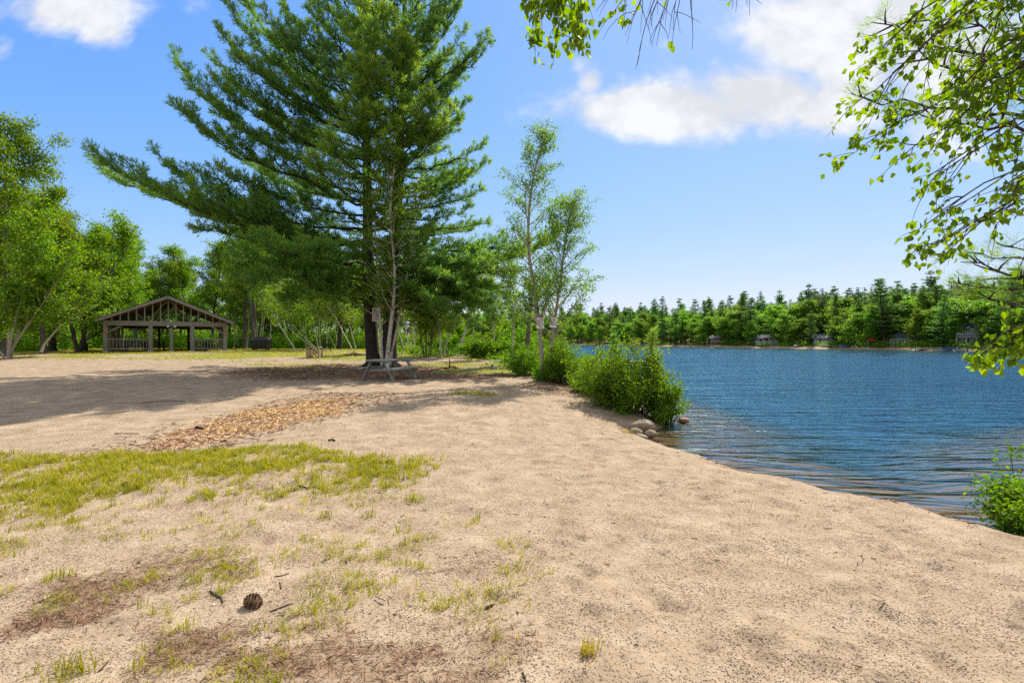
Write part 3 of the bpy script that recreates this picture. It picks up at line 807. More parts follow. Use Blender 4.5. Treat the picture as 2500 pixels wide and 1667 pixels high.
# ================================================================== leaf and bark materials
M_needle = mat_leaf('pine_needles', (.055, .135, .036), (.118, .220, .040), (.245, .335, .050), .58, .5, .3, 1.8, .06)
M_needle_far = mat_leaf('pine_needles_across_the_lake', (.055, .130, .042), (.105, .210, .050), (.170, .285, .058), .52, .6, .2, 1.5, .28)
M_hw = mat_leaf('hardwood_leaves', (.050, .130, .012), (.105, .205, .014), (.215, .290, .020), .54, .45, .35, 1.7, .24)
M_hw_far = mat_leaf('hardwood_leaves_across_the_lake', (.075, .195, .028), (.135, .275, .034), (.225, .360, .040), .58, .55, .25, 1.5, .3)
M_birchleaf = mat_leaf('birch_leaves', (.055, .150, .018), (.110, .230, .024), (.200, .320, .030), .56, .45, .3, 1.8, .12)
M_nearleaf = mat_leaf('birch_leaves_close', (.050, .130, .010), (.095, .205, .012), (.190, .300, .018), .62, .38, .45, 2.0, .05)
M_shrub = mat_leaf('shrub_leaves', (.060, .175, .014), (.125, .265, .018), (.220, .350, .026), .45, .55, .18, 1.5, .16)
M_grass = mat_leaf('grass_blades', (.165, .185, .010), (.330, .330, .016), (.500, .430, .060), .42, .55, .25, 1.4, .05)
M_bark = mat_bark('pine_bark', (.018, .015, .013), (.075, .06, .05))
M_bark2 = mat_bark('hardwood_bark', (.06, .05, .042), (.19, .165, .14))
M_twig = mat_bark('twig_bark', (.05, .035, .028), (.12, .09, .07))
M_birch = mat_birch('birch_bark')
M_birchd = mat_birch('birch_bark_dark', (.30, .26, .21), (.04, .032, .028))  # darker, browner tone of the birch bark
M_birchg = mat_birch('young_birch_bark', (.45, .42, .35), (.06, .05, .04))

def needles(g, P, D, n, ln, rng, width=.14, spread=.62, up=.15, tint=None):
    """tufts of n needles each around direction D"""
    P = np.repeat(np.asarray(P), n, 0); D = np.repeat(np.asarray(D), n, 0)
    N = len(P)
    d = D + rng.normal(0, spread, (N, 3)); d[:, 2] += up; d = nrm(d)
    s = nrm(np.cross(d, rng.normal(0, 1, (N, 3))))
    L = (ln * (.75 + .5 * rng.random(N)))[:, None]
    P = P + rng.normal(0, ln * .16, (N, 3))
    v = np.stack([P - s * L * width * .2, P + d * L * .5 - s * L * width * .5, P + d * L, P + d * L * .5 + s * L * width * .5], 1)
    a = np.repeat(rng.random(N // n), n) * .6 + rng.random(N) * .4 if tint is None else np.repeat(tint, n)
    g.add(v, np.arange(4 * N).reshape(-1, 4), None, 0, np.repeat(a, 4))

# ================================================================== the big double-trunked pine
rp = np.random.default_rng(11)
TD = 23.6
tx0, ty0 = at(930, TD), TD; tz0 = h1(tx0, ty0)
PB0 = np.array([tx0, ty0, tz0])
pine = thing('pine_tree', tuple(PB0), 'huge spreading double-trunked pine with dark green boughs on the sandy lawn', 'tree')
def ptrunk(off, lean, H, r):
    z = np.array([-.3, 0, .35, 1, 2, 4, 7, 10, 14, 18, H]); f = np.clip(z / H, 0, 1)
    rr = r * (1 - .93 * f ** 1.1); rr[:3] *= np.array([1.3, 1.22, 1.06])
    p = np.stack([off[0] + lean[0] * f + .08 * np.sin(z * .5 + off[0] * 9), off[1] + lean[1] * f + .08 * np.cos(z * .4), z], 1)
    return p, rr
TR = [ptrunk((-.36, .0), (-.9, .5), 21.5, .31), ptrunk((.36, .1), (1.0, -.3), 21.0, .34)]
for p, r in TR:
    g = Geo(); tube(g, p, r, 14)
    for q in range(5):                                   # root flare
        a = q * 1.26 + p[0, 0]; c = np.array([p[1, 0], p[1, 1], .05])
        tube(g, [c + [0, 0, .35], c + [.36 * math.cos(a), .36 * math.sin(a), .05], c + [.62 * math.cos(a), .62 * math.sin(a), -.07]], [.14, .09, .03], 7)
    g.build('trunk', M_bark, pine, True)
def trunk_at(k_, z):
    p, _ = TR[k_]; return np.array([np.interp(z, p[:, 2], p[:, 0]), np.interp(z, p[:, 2], p[:, 1]), z])
gw = Geo(); TP = []; TDr = []; TT = []
def bough(p0, tip, sag=.10, lift=.06, r0=.06, dens=1.0, spread=1.0, bare=.12, tint=.4):
    p0 = np.asarray(p0, float); tip = np.asarray(tip, float)
    L = np.linalg.norm(tip - p0)
    c1 = p0 + (tip - p0) * .38 - np.array([0, 0, sag * L]); c2 = p0 + (tip - p0) * .76 - np.array([0, 0, (sag + lift) * L])
    t_ = np.linspace(0, 1, 16)[:, None]
    pts = (1 - t_) ** 3 * p0 + 3 * (1 - t_) ** 2 * t_ * c1 + 3 * (1 - t_) * t_ * t_ * c2 + t_ ** 3 * tip
    pts[1:-1] += rp.normal(0, .012 * L ** .7, (14, 3))
    tube(gw, pts, r0 * (1 - .88 * np.linspace(0, 1, 16) ** .8), 6)
    hz = nrm((tip - p0) * [1, 1, 0]); side = np.array([-hz[1], hz[0], 0])
    n = int(L / .22 * dens); sgn = 1
    for i in range(n):
        t = bare + (1 - bare) * (i + rp.random()) / n
        p, d = along(pts, min(t, .999)); sgn = -sgn
        prof = min(1, (t - bare) / .25 + .25) * (1 - .72 * t)
        l = max(.26, prof * min(L, 8) * .275 * rp.uniform(.35, 1.45)) * spread
        dd = d * rp.uniform(.55, .95) + side * sgn * rp.uniform(.45, 1.0) + np.array([0, 0, rp.uniform(-.12, .38)])
        sp = curve(p, dd, l, 5, rp, .10, (0, 0, .35))
        tube(gw, sp, np.linspace(.011 + .005 * l, .004, 5), 3)
        m = max(2, int(l / .13))
        for j in range(m):
            tt = .22 + .78 * (j + rp.random() * .8) / m
            q, e = along(sp, min(tt, .999))
            if l > .7 and rp.random() < .7 and tt < .9:
                ls = l * (1 - tt) * rp.uniform(.35, .65) + .12
                e2 = nrm(e * .7 + nrm(np.cross(e, [0, 0, 1])) * rp.choice([-1, 1]) * .8 + np.array([0, 0, rp.uniform(-.05, .4)]))
                mm = max(1, int(ls / .15))
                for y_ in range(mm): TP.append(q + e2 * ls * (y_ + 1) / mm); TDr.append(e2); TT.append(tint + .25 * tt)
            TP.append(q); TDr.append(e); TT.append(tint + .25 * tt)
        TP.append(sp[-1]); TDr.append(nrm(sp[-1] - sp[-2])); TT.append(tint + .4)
    for q_ in np.linspace(.30, .97, int(L / .3)):
        q, e = along(pts, q_); TP.append(q + np.array([0, 0, .05])); TDr.append(nrm(e + np.array([0, 0, .5]))); TT.append(tint + .2)
    for j in range(5):
        TP.append(pts[-1] + rp.normal(0, .06, 3)); TDr.append(nrm(pts[-1] - pts[-2])); TT.append(tint + .4)
def wtip(px, py, d): return P3(px, py, d) - PB0
# the boughs one can follow against the sky: (trunk, height on trunk, tip column, tip row, tip depth, sag, lift)
BOUGHS = [(0, 5.0, 250, 400, 18.5, .06, .0), (0, 5.6, 262, 425, 20.5, .08, .0), (0, 6.3, 409, 399, 20.0, .12, .02), (0, 5.8, 470, 470, 18.8, .10, .0),
          (0, 8.0, 424, 250, 20.5, .12, .05), (0, 8.6, 437, 160, 21.5, .13, .08), (0, 7.0, 540, 410, 19.5, .10, .0), (0, 9.2, 520, 190, 21, .08, .05),
          (0, 10.0, 529, 160, 22.5, .10, .06), (0, 10.5, 532, 62, 22, .10, .08), (0, 11.5, 545, 0, 22.5, .1, .1), (0, 12.0, 560, -60, 23, .1, .1), (0, 11.0, 575, 130, 20.5, .05, .05),
          (0, 12.0, 640, 20, 21, .05, .05), (0, 12.5, 655, -60, 22.5, .08, .1), (0, 13.5, 720, -70, 21.5, .08, .05), (0, 14.5, 780, -110, 22.5, .08, .05),
          (0, 4.0, 560, 640, 17.8, .02, -.04), (0, 3.4, 620, 720, 17.5, -.08, -.14), (0, 4.4, 480, 560, 19.5, .0, -.03), (0, 4.8, 640, 600, 17.0, .03, .0), (0, 3.0, 700, 745, 18.5, -.08, -.12),
          (0, 3.6, 690, 680, 27.5, -.02, -.04), (0, 5.0, 600, 560, 27, .03, 0), (0, 7.5, 600, 400, 26.5, .06, .0), (0, 9.5, 640, 280, 26.5, .06, .03), (0, 11, 680, 150, 26, .06, .03),
          (1, 12.5, 1192, 82, 23, .12, .08), (1, 12.0, 1195, 105, 24.5, .1, .06), (1, 13.5, 1120, 20, 23.5, .1, .08), (1, 14.5, 1150, -40, 23, .1, .08), (1, 10.5, 1143, 245, 23, .10, .03),
          (1, 11.2, 1130, 170, 24, .08, .04), (1, 9.0, 1182, 352, 22.8, .10, .02), (1, 8.0, 1188, 398, 23.5, .1, .02), (1, 7.2, 1175, 462, 22.5, .08, .0), (1, 6.4, 1190, 545, 22.8, .06, -.02),
          (1, 5.4, 1275, 610, 21.5, .02, -.04), (1, 4.6, 1362, 575, 22.0, .10, .02), (1, 4.2, 1250, 660, 21.0, .03, -.02), (1, 3.5, 1200, 700, 21.0, -.03, -.06), (1, 3.0, 1150, 745, 21.5, -.07, -.10), (1, 3.8, 1225, 760, 22.8, -.09, -.10),
          (1, 3.3, 1195, 765, 20.8, -.06, -.12), (1, 3.0, 1150, 792, 21.2, -.06, -.14), (1, 2.9, 1090, 775, 20.4, -.05, -.12), (1, 3.6, 1232, 722, 22.2, -.05, -.08), (1, 3.2, 1060, 735, 19.6, -.04, -.08), (1, 3.9, 1120, 690, 19.8, -.02, -.05), (1, 4.4, 1180, 640, 20.2, 0, -.02), (1, 3.4, 1215, 785, 23.5, -.06, -.12), (1, 2.7, 1120, 790, 23.5, -.04, -.12), (1, 4.0, 1160, 720, 24.5, -.03, -.06),
          (0, 3.2, 560, 700, 19.0, -.06, -.12), (0, 3.0, 760, 735, 19.5, -.05, -.10), 
          (1, 13.0, 1095, 130, 21.4, .06, .04), (1, 13.8, 1065, 55, 21.2, .06, .05), (1, 14.6, 1090, -20, 22.4, .08, .05), (1, 15.4, 1045, -70, 22.0, .08, .05), (1, 12.4, 1135, 70, 22.2, .08, .05), (1, 14.2, 1010, -10, 20.8, .05, .04), (1, 10.6, 1110, 215, 21.6, .06, .02), (1, 9.6, 1120, 290, 21.8, .06, .02), (1, 16.2, 1000, -130, 22.5, .06, .05), (1, 15.0, 1110, 10, 24.5, .08, .05),
          (1, 4.8, 1240, 640, 25.5, .02, 0), (1, 6.0, 1150, 560, 26, .04, 0), (1, 8.2, 1140, 420, 26, .06, 0), (1, 10, 1120, 300, 26, .06, .02)]
for k_, z, px, py, d, sg, lf in BOUGHS:
    bough(trunk_at(k_, z), wtip(px, py, d), sg, lf, .032 + .0065 * np.linalg.norm(wtip(px, py, d) - trunk_at(k_, z)) ** .9, 1.0, 1.0, .14)
# boughs all round the crown that fill it towards the viewer and behind
for i in range(140):
    k_ = i % 2; f = (i + .5) / 140; z = 3.0 + 17.2 * f
    a = i * 2.399 + k_
    L = np.interp(z, [3, 5, 8, 12, 16, 20.5], [4.4, 5.4, 4.8, 4.0, 3.2, 1.0]) * rp.uniform(.7, 1.1)
    if math.cos(a) > .3: L *= .85
    if math.cos(a) < -.35: L *= .82
    if math.sin(a) < -.35 and z < 10.5: L = min(L, 1.3 + .1 * z)
    up = np.interp(z, [3, 6, 12, 20], [-.02, .16, .42, .9])
    p0 = trunk_at(k_, z); tip = p0 + L * np.array([math.cos(a), math.sin(a), up + rp.uniform(-.08, .1)])
    bough(p0, tip, .10, .05, .05, .9, 1.05, .2, .3)
# boughs reaching towards the beach, a lighter needle tint painting bright light on them
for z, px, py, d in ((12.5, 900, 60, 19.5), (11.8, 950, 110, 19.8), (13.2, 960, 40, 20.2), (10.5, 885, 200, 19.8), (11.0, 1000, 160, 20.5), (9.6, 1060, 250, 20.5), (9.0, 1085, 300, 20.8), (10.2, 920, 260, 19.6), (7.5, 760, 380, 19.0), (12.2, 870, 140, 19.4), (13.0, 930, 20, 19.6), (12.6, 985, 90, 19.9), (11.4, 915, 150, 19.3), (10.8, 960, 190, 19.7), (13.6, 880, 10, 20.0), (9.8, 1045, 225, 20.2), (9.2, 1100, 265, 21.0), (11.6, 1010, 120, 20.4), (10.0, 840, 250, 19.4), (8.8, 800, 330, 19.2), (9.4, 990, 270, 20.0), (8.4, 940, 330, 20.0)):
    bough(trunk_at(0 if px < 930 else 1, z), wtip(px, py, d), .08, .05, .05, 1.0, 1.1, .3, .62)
gw.build('limbs', M_bark, pine, True)
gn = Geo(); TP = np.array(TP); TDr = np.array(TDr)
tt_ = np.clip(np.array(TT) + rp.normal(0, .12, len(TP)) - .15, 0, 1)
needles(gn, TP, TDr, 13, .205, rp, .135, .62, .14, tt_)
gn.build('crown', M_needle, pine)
print('pine tufts', len(TP))

# ================================================================== leafy trees grown from stems
CLEAR = []
def leafy_stem(gw, gl, stem, rad, rng, nb, t0, blen, elev, lsize, per_m, sub=4, droop=.35, spread=.12, k=7, dirs=None, flat=.6, up=.5, tipup=.2, mult=1):
    """branches off a given stem; leaves sit in small flat sprays along the outer twigs"""
    stem = np.asarray(stem, float); tube(gw, stem, rad, k)
    LP = []
    az = rng.uniform(0, 6.28)
    for i in range(nb):
        t = t0 + (1 - t0) * (i + rng.random()) / nb
        p, d = along(stem, min(t, .998)); az += 2.399 + rng.normal(0, .4)
        L = blen(t) * rng.uniform(.65, 1.2); el = elev(t) + rng.normal(0, .12)
        dd = np.array([math.cos(az) * math.cos(el), math.sin(az) * math.cos(el), math.sin(el)]) + d * .35
        if dirs is not None: dd = dd + np.asarray(dirs)
        br = curve(p, dd, L, 6, rng, .13, (0, 0, tipup))
        rb = np.interp(t, np.linspace(0, 1, len(rad)), rad) * .45
        tube(gw, br, np.linspace(rb, .006, 6), 4)
        for j in range(sub):
            tt = .25 + .75 * (j + rng.random()) / sub
            q, e = along(br, min(tt, .998))
            e2 = nrm(e + rng.normal(0, .65, 3) * [1, 1, flat]); l2 = L * rng.uniform(.18, .42)
            tw = curve(q, e2, l2, 4, rng, .16, (0, 0, -droop))
            tube(gw, tw, np.linspace(max(.004, rb * .25), .003, 4), 3)
            m = max(1, int(per_m * l2))
            u_ = rng.random(m) ** .8
            for a in u_:
                LP.append(along(tw, min(a, .998))[0])
        for a in rng.random(max(1, int(per_m * .35 * L))): LP.append(along(br, .35 + .64 * a)[0])
    for a in rng.random(int(per_m * 1.2)): LP.append(along(stem, .8 + .199 * a)[0])
    LP = np.repeat(np.array(LP), mult, 0); LP = LP + rng.normal(0, spread, LP.shape) * [1, 1, .55]
    for c_, r_ in CLEAR: LP = LP[np.linalg.norm((LP - c_) * [1, .45, 1], axis=1) > r_]
    leaves(gl, LP, lsize, rng, up, .62, .35)
    return len(LP)

def hardwood(seed, H, cr, base, tr_, nb, lsize, per_m, sub=6, spread=.28, forks=1, mult=12):
    """a broad crowned tree: trunk, limbs, twigs and leaf sprays"""
    rng = np.random.default_rng(seed); gw, gl = Geo(), Geo(); n = 0
    for f in range(forks):
        a = f * 6.28 / forks + rng.random()
        ln = .0 if forks == 1 else .22
        st = curve((0, 0, -.2), (ln * math.cos(a) + rng.normal(0, .03), ln * math.sin(a) + rng.normal(0, .03), 1), H * .96, 12, rng, .045, (0, 0, .1))
        rad = tr_ * (1 - .9 * np.linspace(0, 1, 12)); rad[0] *= 1.35
        prof = lambda t: cr * (math.sin(min(1, (t - base) / (1 - base) * .85 + .2) * math.pi) ** .75 * .95 + .08)
        n += leafy_stem(gw, gl, st, rad, rng, nb // forks, base, prof, lambda t: .15 + .75 * t, lsize, per_m, sub, .25, spread, 8, mult=mult)
    return gw, gl, n
def far_pine(seed, H, R_, base, dens=1.0):
    """a tall pine with separate whorls of flat boughs"""
    rng = np.random.default_rng(seed); gw, gl = Geo(), Geo()
    st = curve((0, 0, -.5), (rng.normal(0, .02), rng.normal(0, .02), 1), H + .3, 8, rng, .012)
    tube(gw, st, np.linspace(.26, .03, 8), 6)
    z = base * H; P = []; D = []
    while z < H:
        f = (z - base * H) / (H * (1 - base))
        nbr = rng.integers(4, 7); L0 = R_ * (1 - f) ** .62 * (.6 + .4 * min(1, f * 4 + .3)) + .2
        a0 = rng.uniform(0, 6.28)
        for b in range(nbr):
            if rng.random() < .16: continue
            a = a0 + b * 6.28 / nbr + rng.normal(0, .25); L = L0 * rng.uniform(.45, 1.25)
            p0, _ = along(st, min((z + .3) / (H + .8), .99))
            d = np.array([math.cos(a), math.sin(a), rng.uniform(-.08, .16) + .5 * f])
            br = curve(p0, d, L, 4, rng, .08, (0, 0, .22)); tube(gw, br, [.05, .035, .02, .008], 3)
            m = int((6 + 26 * L) * dens)
            tt = rng.random(m) ** .7 * .8 + .2
            pts = np.array([along(br, min(x, .99))[0] for x in tt])
            wid = .13 * L + .06
            P.append(pts + rng.normal(0, 1, (m, 3)) * [wid, wid, .07]); D.append(np.repeat(nrm(d)[None], m, 0))
        z += rng.uniform(.7, 1.3) * (1.1 - .3 * f)
    P = np.concatenate(P); D = np.concatenate(D)
    leaves(gl, P, .47, rng, .9, .42, .0, D + [0, 0, .25])
    return gw, gl, len(P)

def link_tree(name, gw, gl, mw, ml, loc, label, cat='tree', group=None, rz=0, sc=1.0, crown='crown'):
    r = thing(name, loc, label, cat, group, rz); r.scale = (sc,) * 3
    gw.build('trunk', mw, r, True); gl.build(crown, ml, r)
    return r

# ================================================================== slim birches in front of the pine
rb_ = np.random.default_rng(21)
def px_stem(rows, d0, dd=0.0):
    """stem through columns and rows of the photograph, at real depth"""
    return np.array([P3(a, b, d0 + dd * i) for i, (a, b) in enumerate(rows)])
def smooth(pts, n=14):
    pts = np.asarray(pts); t_ = np.linspace(0, len(pts) - 1, n)
    o = np.stack([np.interp(t_, np.arange(len(pts)), pts[:, j]) for j in range(3)], 1)
    o[1:-1] = (o[:-2] + 2 * o[1:-1] + o[2:]) / 4
    return o
def birch_from(stems, radii, d, label, nbs, blen, lsize, per_m, rng, ml=None, mw=None, t0=.3, group=None, sub=4, elev=.5, spread=.1, droop=.5, name='birch_tree', mult=4):
    base = np.array([stems[0][0][0], stems[0][0][1], 0]); base[2] = h1(base[0], base[1])
    r = thing(name, tuple(base), label, 'tree', group)
    gl = Geo()
    for st, rr, nb in zip(stems, radii, nbs):
        st = smooth(st) - base; st[0, 2] -= .25; st[0, :2] += 0
        gw_ = Geo(); rad = np.linspace(rr, rr * .16, len(st)); rad[0] *= 1.25
        leafy_stem(gw_, gl, st, rad, rng, nb, t0, blen, lambda t: elev + .3 * t, lsize, per_m, sub, droop, spread, 8, mult=mult)
        gw_.build('trunk', mw or M_birch, r, True)
    gl.build('crown', ml or M_birchleaf, r)
    return r
D1 = 21.7
birch_from([px_stem([(934, 893), (930, 830), (926, 740), (922, 660), (915, 560), (918, 470), (925, 380)], D1),
            px_stem([(943, 893), (950, 830), (962, 730), (966, 650), (950, 540), (955, 450), (968, 390), (965, 300)], D1 - .3),
            px_stem([(950, 890), (968, 810), (985, 720), (1000, 640), (1012, 560), (1022, 470)], D1 + .1)],
           [.07, .095, .06], D1, 'clump of slim white birch stems climbing in front of the pine trunks', [46, 54, 36], lambda t: 1.45 * (1.1 - .5 * t), .10, 22, rb_, t0=.22, sub=4, elev=.35, droop=.6)
# sign on the pine trunk, rows of small print
sp_ = P3(917, 768, TD - .62); sg3 = thing('sign', tuple(sp_), 'tall pale notice board with rows of small print nailed to the big pine', 'sign')
g = Geo(); box(g, (0, 0, 0), (.30, .018, .62)); g.build('board', M_sign, sg3, bevel=.004)
g = Geo()
for i in range(7):
    zz = .215 - i * .075
    wds = [(-.11, .05), (-.045, .06), (.03, .08)] if i % 2 else [(-.11, .09), (0, .04), (.055, .055)]
    if i == 0: wds = [(-.06, .12)]
    for x, l in wds: box(g, (x + l / 2, -.0105, zz), (l, .003, .03))
g.build('lettering', M_ink, sg3)

# ================================================================== twin birch with the two signs
rt = np.random.default_rng(31); D2 = 17.6
_b = np.array([at(1326, D2), D2, h1(at(1326, D2), D2)]); CLEAR = [(P3(1319, 788, D2 - .3) - _b, .36), (P3(1351, 787, D2 - .3) - _b, .36)]
birch_from([px_stem([(1326, 938), (1324, 882), (1318, 808), (1304, 690), (1286, 616), (1291, 500), (1303, 425), (1318, 365), (1334, 335)], D2, .05),
            px_stem([(1336, 938), (1343, 870), (1352, 797), (1368, 690), (1378, 600), (1388, 540), (1396, 500)], D2 + .15, -.05)],
           [.085, .075], D2, 'twin-stemmed birch carrying two small signs at the edge of the beach', [58, 54], lambda t: 2.1 * (1.15 - .85 * t), .068, 32, rt, t0=.24, sub=5, elev=.35, droop=.55, spread=.10, mw=M_birchd, mult=3)
CLEAR = []
s1 = P3(1319, 789, D2 - .02); sign((s1[0], s1[1] - .07, s1[2]), .245, .37, .05, 'small white sign with swim warning lettering on the straighter birch stem', ['NO', 'LIFEGUARD', 'SWIM AT', 'YOUR OWN', 'RISK'], .043, .066, .02)
s2 = P3(1351, 787, D2 + .0); sign((s2[0], s2[1] - .05, s2[2]), .235, .36, -.05, 'small white sign tilted on the leaning birch stem above the bushes', ['NO', 'DOGS', 'ALLOWED ON', 'THE BEACH'], .040, .078, .10)

# thin birches and a dark stump trunk behind them on the bank
birch_from([px_stem([(1250, 872), (1252, 830), (1255, 790), (1248, 740), (1240, 700), (1236, 665)], 25)], [.05], 25, 'thin pale birch sapling on the bank just behind the dark bush', [26], lambda t: 1.1, .10, 22, rt, t0=.3)
birch_from([px_stem([(1283, 880), (1287, 840), (1291, 800), (1296, 750), (1300, 715)], 22)], [.14], 22, 'short thick dark-barked birch trunk behind the twin birch', [18], lambda t: 1.0, .10, 20, rt, mw=M_bark2, t0=.5)
birch_from([px_stem([(1207, 868), (1206, 830), (1204, 790), (1200, 750), (1196, 715)], 30)], [.055], 30, 'slender birch on the bank in line with the bank shrubs', [22], lambda t: 1.2, .12, 20, rt, t0=.35)

# ================================================================== shrubs along the water
def shrub(seed, rx, ry, hh, nst, lsize, n_leaf, lsd=.1):
    """many stems fanning from the ground into a lumpy dome; leaves gather in small sprays through its outer half"""
    rng = np.random.default_rng(seed); gw, gl = Geo(), Geo(); P = []
    lob = rng.uniform(0, 6.28, 3)
    for i in range(nst):
        a = rng.uniform(0, 6.28); q = math.sqrt(rng.random())
        lump = 1 + .16 * math.sin(2 * a + lob[0]) + .12 * math.sin(5 * a + lob[1]) + rng.normal(0, .15)
        hz = hh * (math.sqrt(max(.04, 1 - q * q * .92)) * .92 + .08) * lump * rng.uniform(.88, 1.1)
        b = np.array([rx * .45 * q * math.cos(a), ry * .45 * q * math.sin(a), -.08])
        tip = np.array([rx * q * math.cos(a) * lump, ry * q * math.sin(a) * lump, hz])
        m_ = b * .35 + tip * .65 + np.array([0, 0, -.12 * hz * (1 - q)]) + rng.normal(0, .05, 3); m_[:2] *= 1.08
        pts = smooth([b, m_, tip], 6); tube(gw, pts, np.linspace(.012, .003, 6), 4)
        for j in range(max(4, n_leaf // nst // 16)):
            t_ = rng.uniform(.12, 1) ** .7; c, e = along(pts, min(t_, .99))
            c = c + rng.normal(0, 1, 3) * [lsd * rx, lsd * ry, .07 * hh]; c[2] = max(c[2], .03)
            P.append(c + rng.normal(0, .042 + .012 * lsize / .06, (16, 3)))
    P = np.concatenate(P); leaves(gl, P, lsize, rng, .45, .52, -.25)
    return gw, gl
def put_shrub(x, y, seed, rx, ry, hh, nst, ls, nl, label, ml=None, z=None, cat='shrub', group=None):
    gw_, gl_ = shrub(seed, rx, ry, hh, nst, ls, int(nl * 1.8))
    r = thing('shrub', (x, y, h1(x, y) if z is None else z), label, cat, group)
    gw_.build('stems', M_twig, r); gl_.build('foliage', ml or M_shrub, r)
    return r
put_shrub(2.75, 12.7, 1, 1.1, 1.3, 1.36, 120, .075, 10000, 'biggest dense green shrub hanging over the water beside the boulders')
put_shrub(3.68, 12.35, 2, .52, .7, .95, 40, .07, 3200, 'smaller upright shrub leaning over the lake beyond the reddish stone', z=-.3)
put_shrub(2.6, 15.1, 3, .75, 1.1, .9, 70, .075, 6800, 'leafy mid-height shrub between the big shoreline shrub and the twin birch')
put_shrub(2.0, 17.4, 4, .85, .7, .85, 60, .062, 5000, 'low bright shrub on the water side of the twin birch')
put_shrub(1.5, 17.35, 5, .52, .42, 1.1, 40, .075, 3000, 'leafy sucker growth around the foot of the twin birch')
put_shrub(1.0, 17.6, 17, .28, .3, .55, 20, .06, 1200, 'small bright sucker shrub on the lawn side of the twin birch foot')
put_shrub(.55, 19.8, 6, .95, .8, 1.05, 60, .07, 4600, 'round dark green shrub behind the foot of the twin birch')
put_shrub(3.0, 19.5, 7, 1.0, 1.2, 1.0, 60, .08, 4200, 'bright green bank shrub in front of the dock')
put_shrub(2.6, 23.5, 8, .9, 1.2, 1.1, 46, .09, 3000, 'loose bank shrub standing beyond the round dark shrub')
bank = [(-2.2, 31, .9, 1.1), (-.9, 30.0, .8, .9), (.2, 29.5, .8, .8), (1.6, 29, .9, 1.2), (-1.2, 34, 1.0, 1.5), (.9, 34.5, 1.2, 1.6), (-4.5, 38, 1.2, 1.4), (-6.5, 41, 1.3, 1.5), (2.6, 33, 1.0, 1.3), (-9.5, 45, 1.5, 1.7), (-2.6, 41.5, 1.4, 1.6), (.8, 40.5, 1.4, 1.5), (3.2, 38, 1.2, 1.2)]
for i, (x, y, r_, hh) in enumerate(bank):
    put_shrub(x, y, 60 + i, r_, r_, hh, 26, .15, 1500, 'loose green shrub in the row along the lake bank behind the lawn', group='shrubs along the lake bank')
put_shrub(5.42, 5.2, 9, .58, .5, .5, 56, .05, 4200, 'fine-leaved green shrub at the water edge where sand meets lake, apart from other shrubs', z=-.34)
# two young pines standing out of the big shrub
for px, py, d, hh, lab in ((1517, 818, 13.2, 1.85, 'slim bluish pine sapling rising from the big shoreline shrub'), (1592, 808, 12.6, 1.85, 'young yellow-green pine sapling with upright candles rising from the big shrub')):
    x = at(px, d); b = np.array([x, d, h1(x, d)]); topz = P3(px, py, d)[2] - b[2]
    rng = np.random.default_rng(int(px)); gw_, gl_ = Geo(), Geo()
    st = curve((0, 0, -.1), (rng.normal(0, .05), 0, 1), topz + .1, 7, rng, .03); tube(gw_, st, np.linspace(.025, .008, 7), 5)
    P = []; D = []
    for i in range(30):
        t_ = .35 + .64 * i / 30; p, e = along(st, t_); a = i * 2.4; l = .38 * (1.05 - t_) + .05
        dd = nrm([math.cos(a), math.sin(a), .9]); br = np.array([p, p + dd * l * .5, p + dd * l + [0, 0, .04]]); tube(gw_, br, [.008, .006, .004], 3)
        for q in np.linspace(.2, 1, max(2, int(l / .05))): P.append(along(br, min(q, .99))[0]); D.append(dd)
    for q in np.linspace(.5, 1, 22): P.append(along(st, min(q, .99))[0]); D.append([0, 0, 1.])
    needles(gl_, P, D, 14, .12, rng, .11, .45, .3, np.clip(rng.normal(.75 if px > 1550 else .35, .15, len(P)), 0, 1))
    r = thing('pine_sapling', tuple(b), lab, 'pine sapling'); gw_.build('trunk', M_bark, r); gl_.build('crown', M_needle, r)

# ================================================================== woods round the lawn
VAR = {}
def variant(key, fn):
    if key not in VAR: VAR[key] = fn()
    return VAR[key]
hw_specs = {'a': (101, 14, 4.2, .18, .22, 26, .165, 13, 7, .30, 1), 'b': (102, 12, 3.6, .15, .18, 24, .16, 12, 6, .28, 1), 'c': (103, 11, 3.2, .12, .14, 24, .155, 11, 6, .26, 2), 'd': (104, 13, 3.3, .25, .20, 24, .165, 11, 6, .26, 1), 'e': (105, 10, 3.6, .10, .12, 27, .16, 12, 6, .28, 3)}
HWM = {}
for k_, a in hw_specs.items():
    gw_, gl_, n = hardwood(*a); HWM[k_] = (gw_.mesh('trunk', M_bark2, True), gl_.mesh('crown', M_hw), a[1]); print('hw', k_, n)
def inst(name, meshes, loc, rz, sc, label, group=None, names=('trunk', 'crown'), cat='tree'):
    r = thing(name, loc, label, cat, group, rz); r.scale = sc if hasattr(sc, '__len__') else (sc,) * 3
    for nm, me in zip(names, meshes):
        o = bpy.data.objects.new(nm, me); COL.objects.link(o); o.parent = r
    return r
rw = np.random.default_rng(77)
def hw(px, d, H, kind, label, group=None, wide=1.0, jit=0):
    x = at(px, d); s = H / HWM[kind][2]
    inst('hardwood_tree', HWM[kind][:2], (x, d, h1(x, d)), rw.uniform(0, 6.28), (s * wide, s * wide, s), label, group)
hw(12, 32, 15.8, 'a', 'tallest bright hardwood at the woods edge behind the leaning birches', wide=.72)
hw(-110, 33, 15, 'd', 'tall hardwood standing outermost of the lawn-edge woods', wide=1.1)
hw(105, 36, 12.2, 'b', 'bushy yellow-green hardwood between the tallest hardwood and the pavilion')
hw(190, 39, 10.9, 'e', 'many-stemmed hardwood just beside the pavilion gable on the leaning birch side')
hw(262, 44, 12.0, 'c', 'forked hardwood with thin bare top twigs over the pavilion roof edge')
hw(330, 50, 11.8, 'd', 'slender hardwood rising over the pavilion ridge')
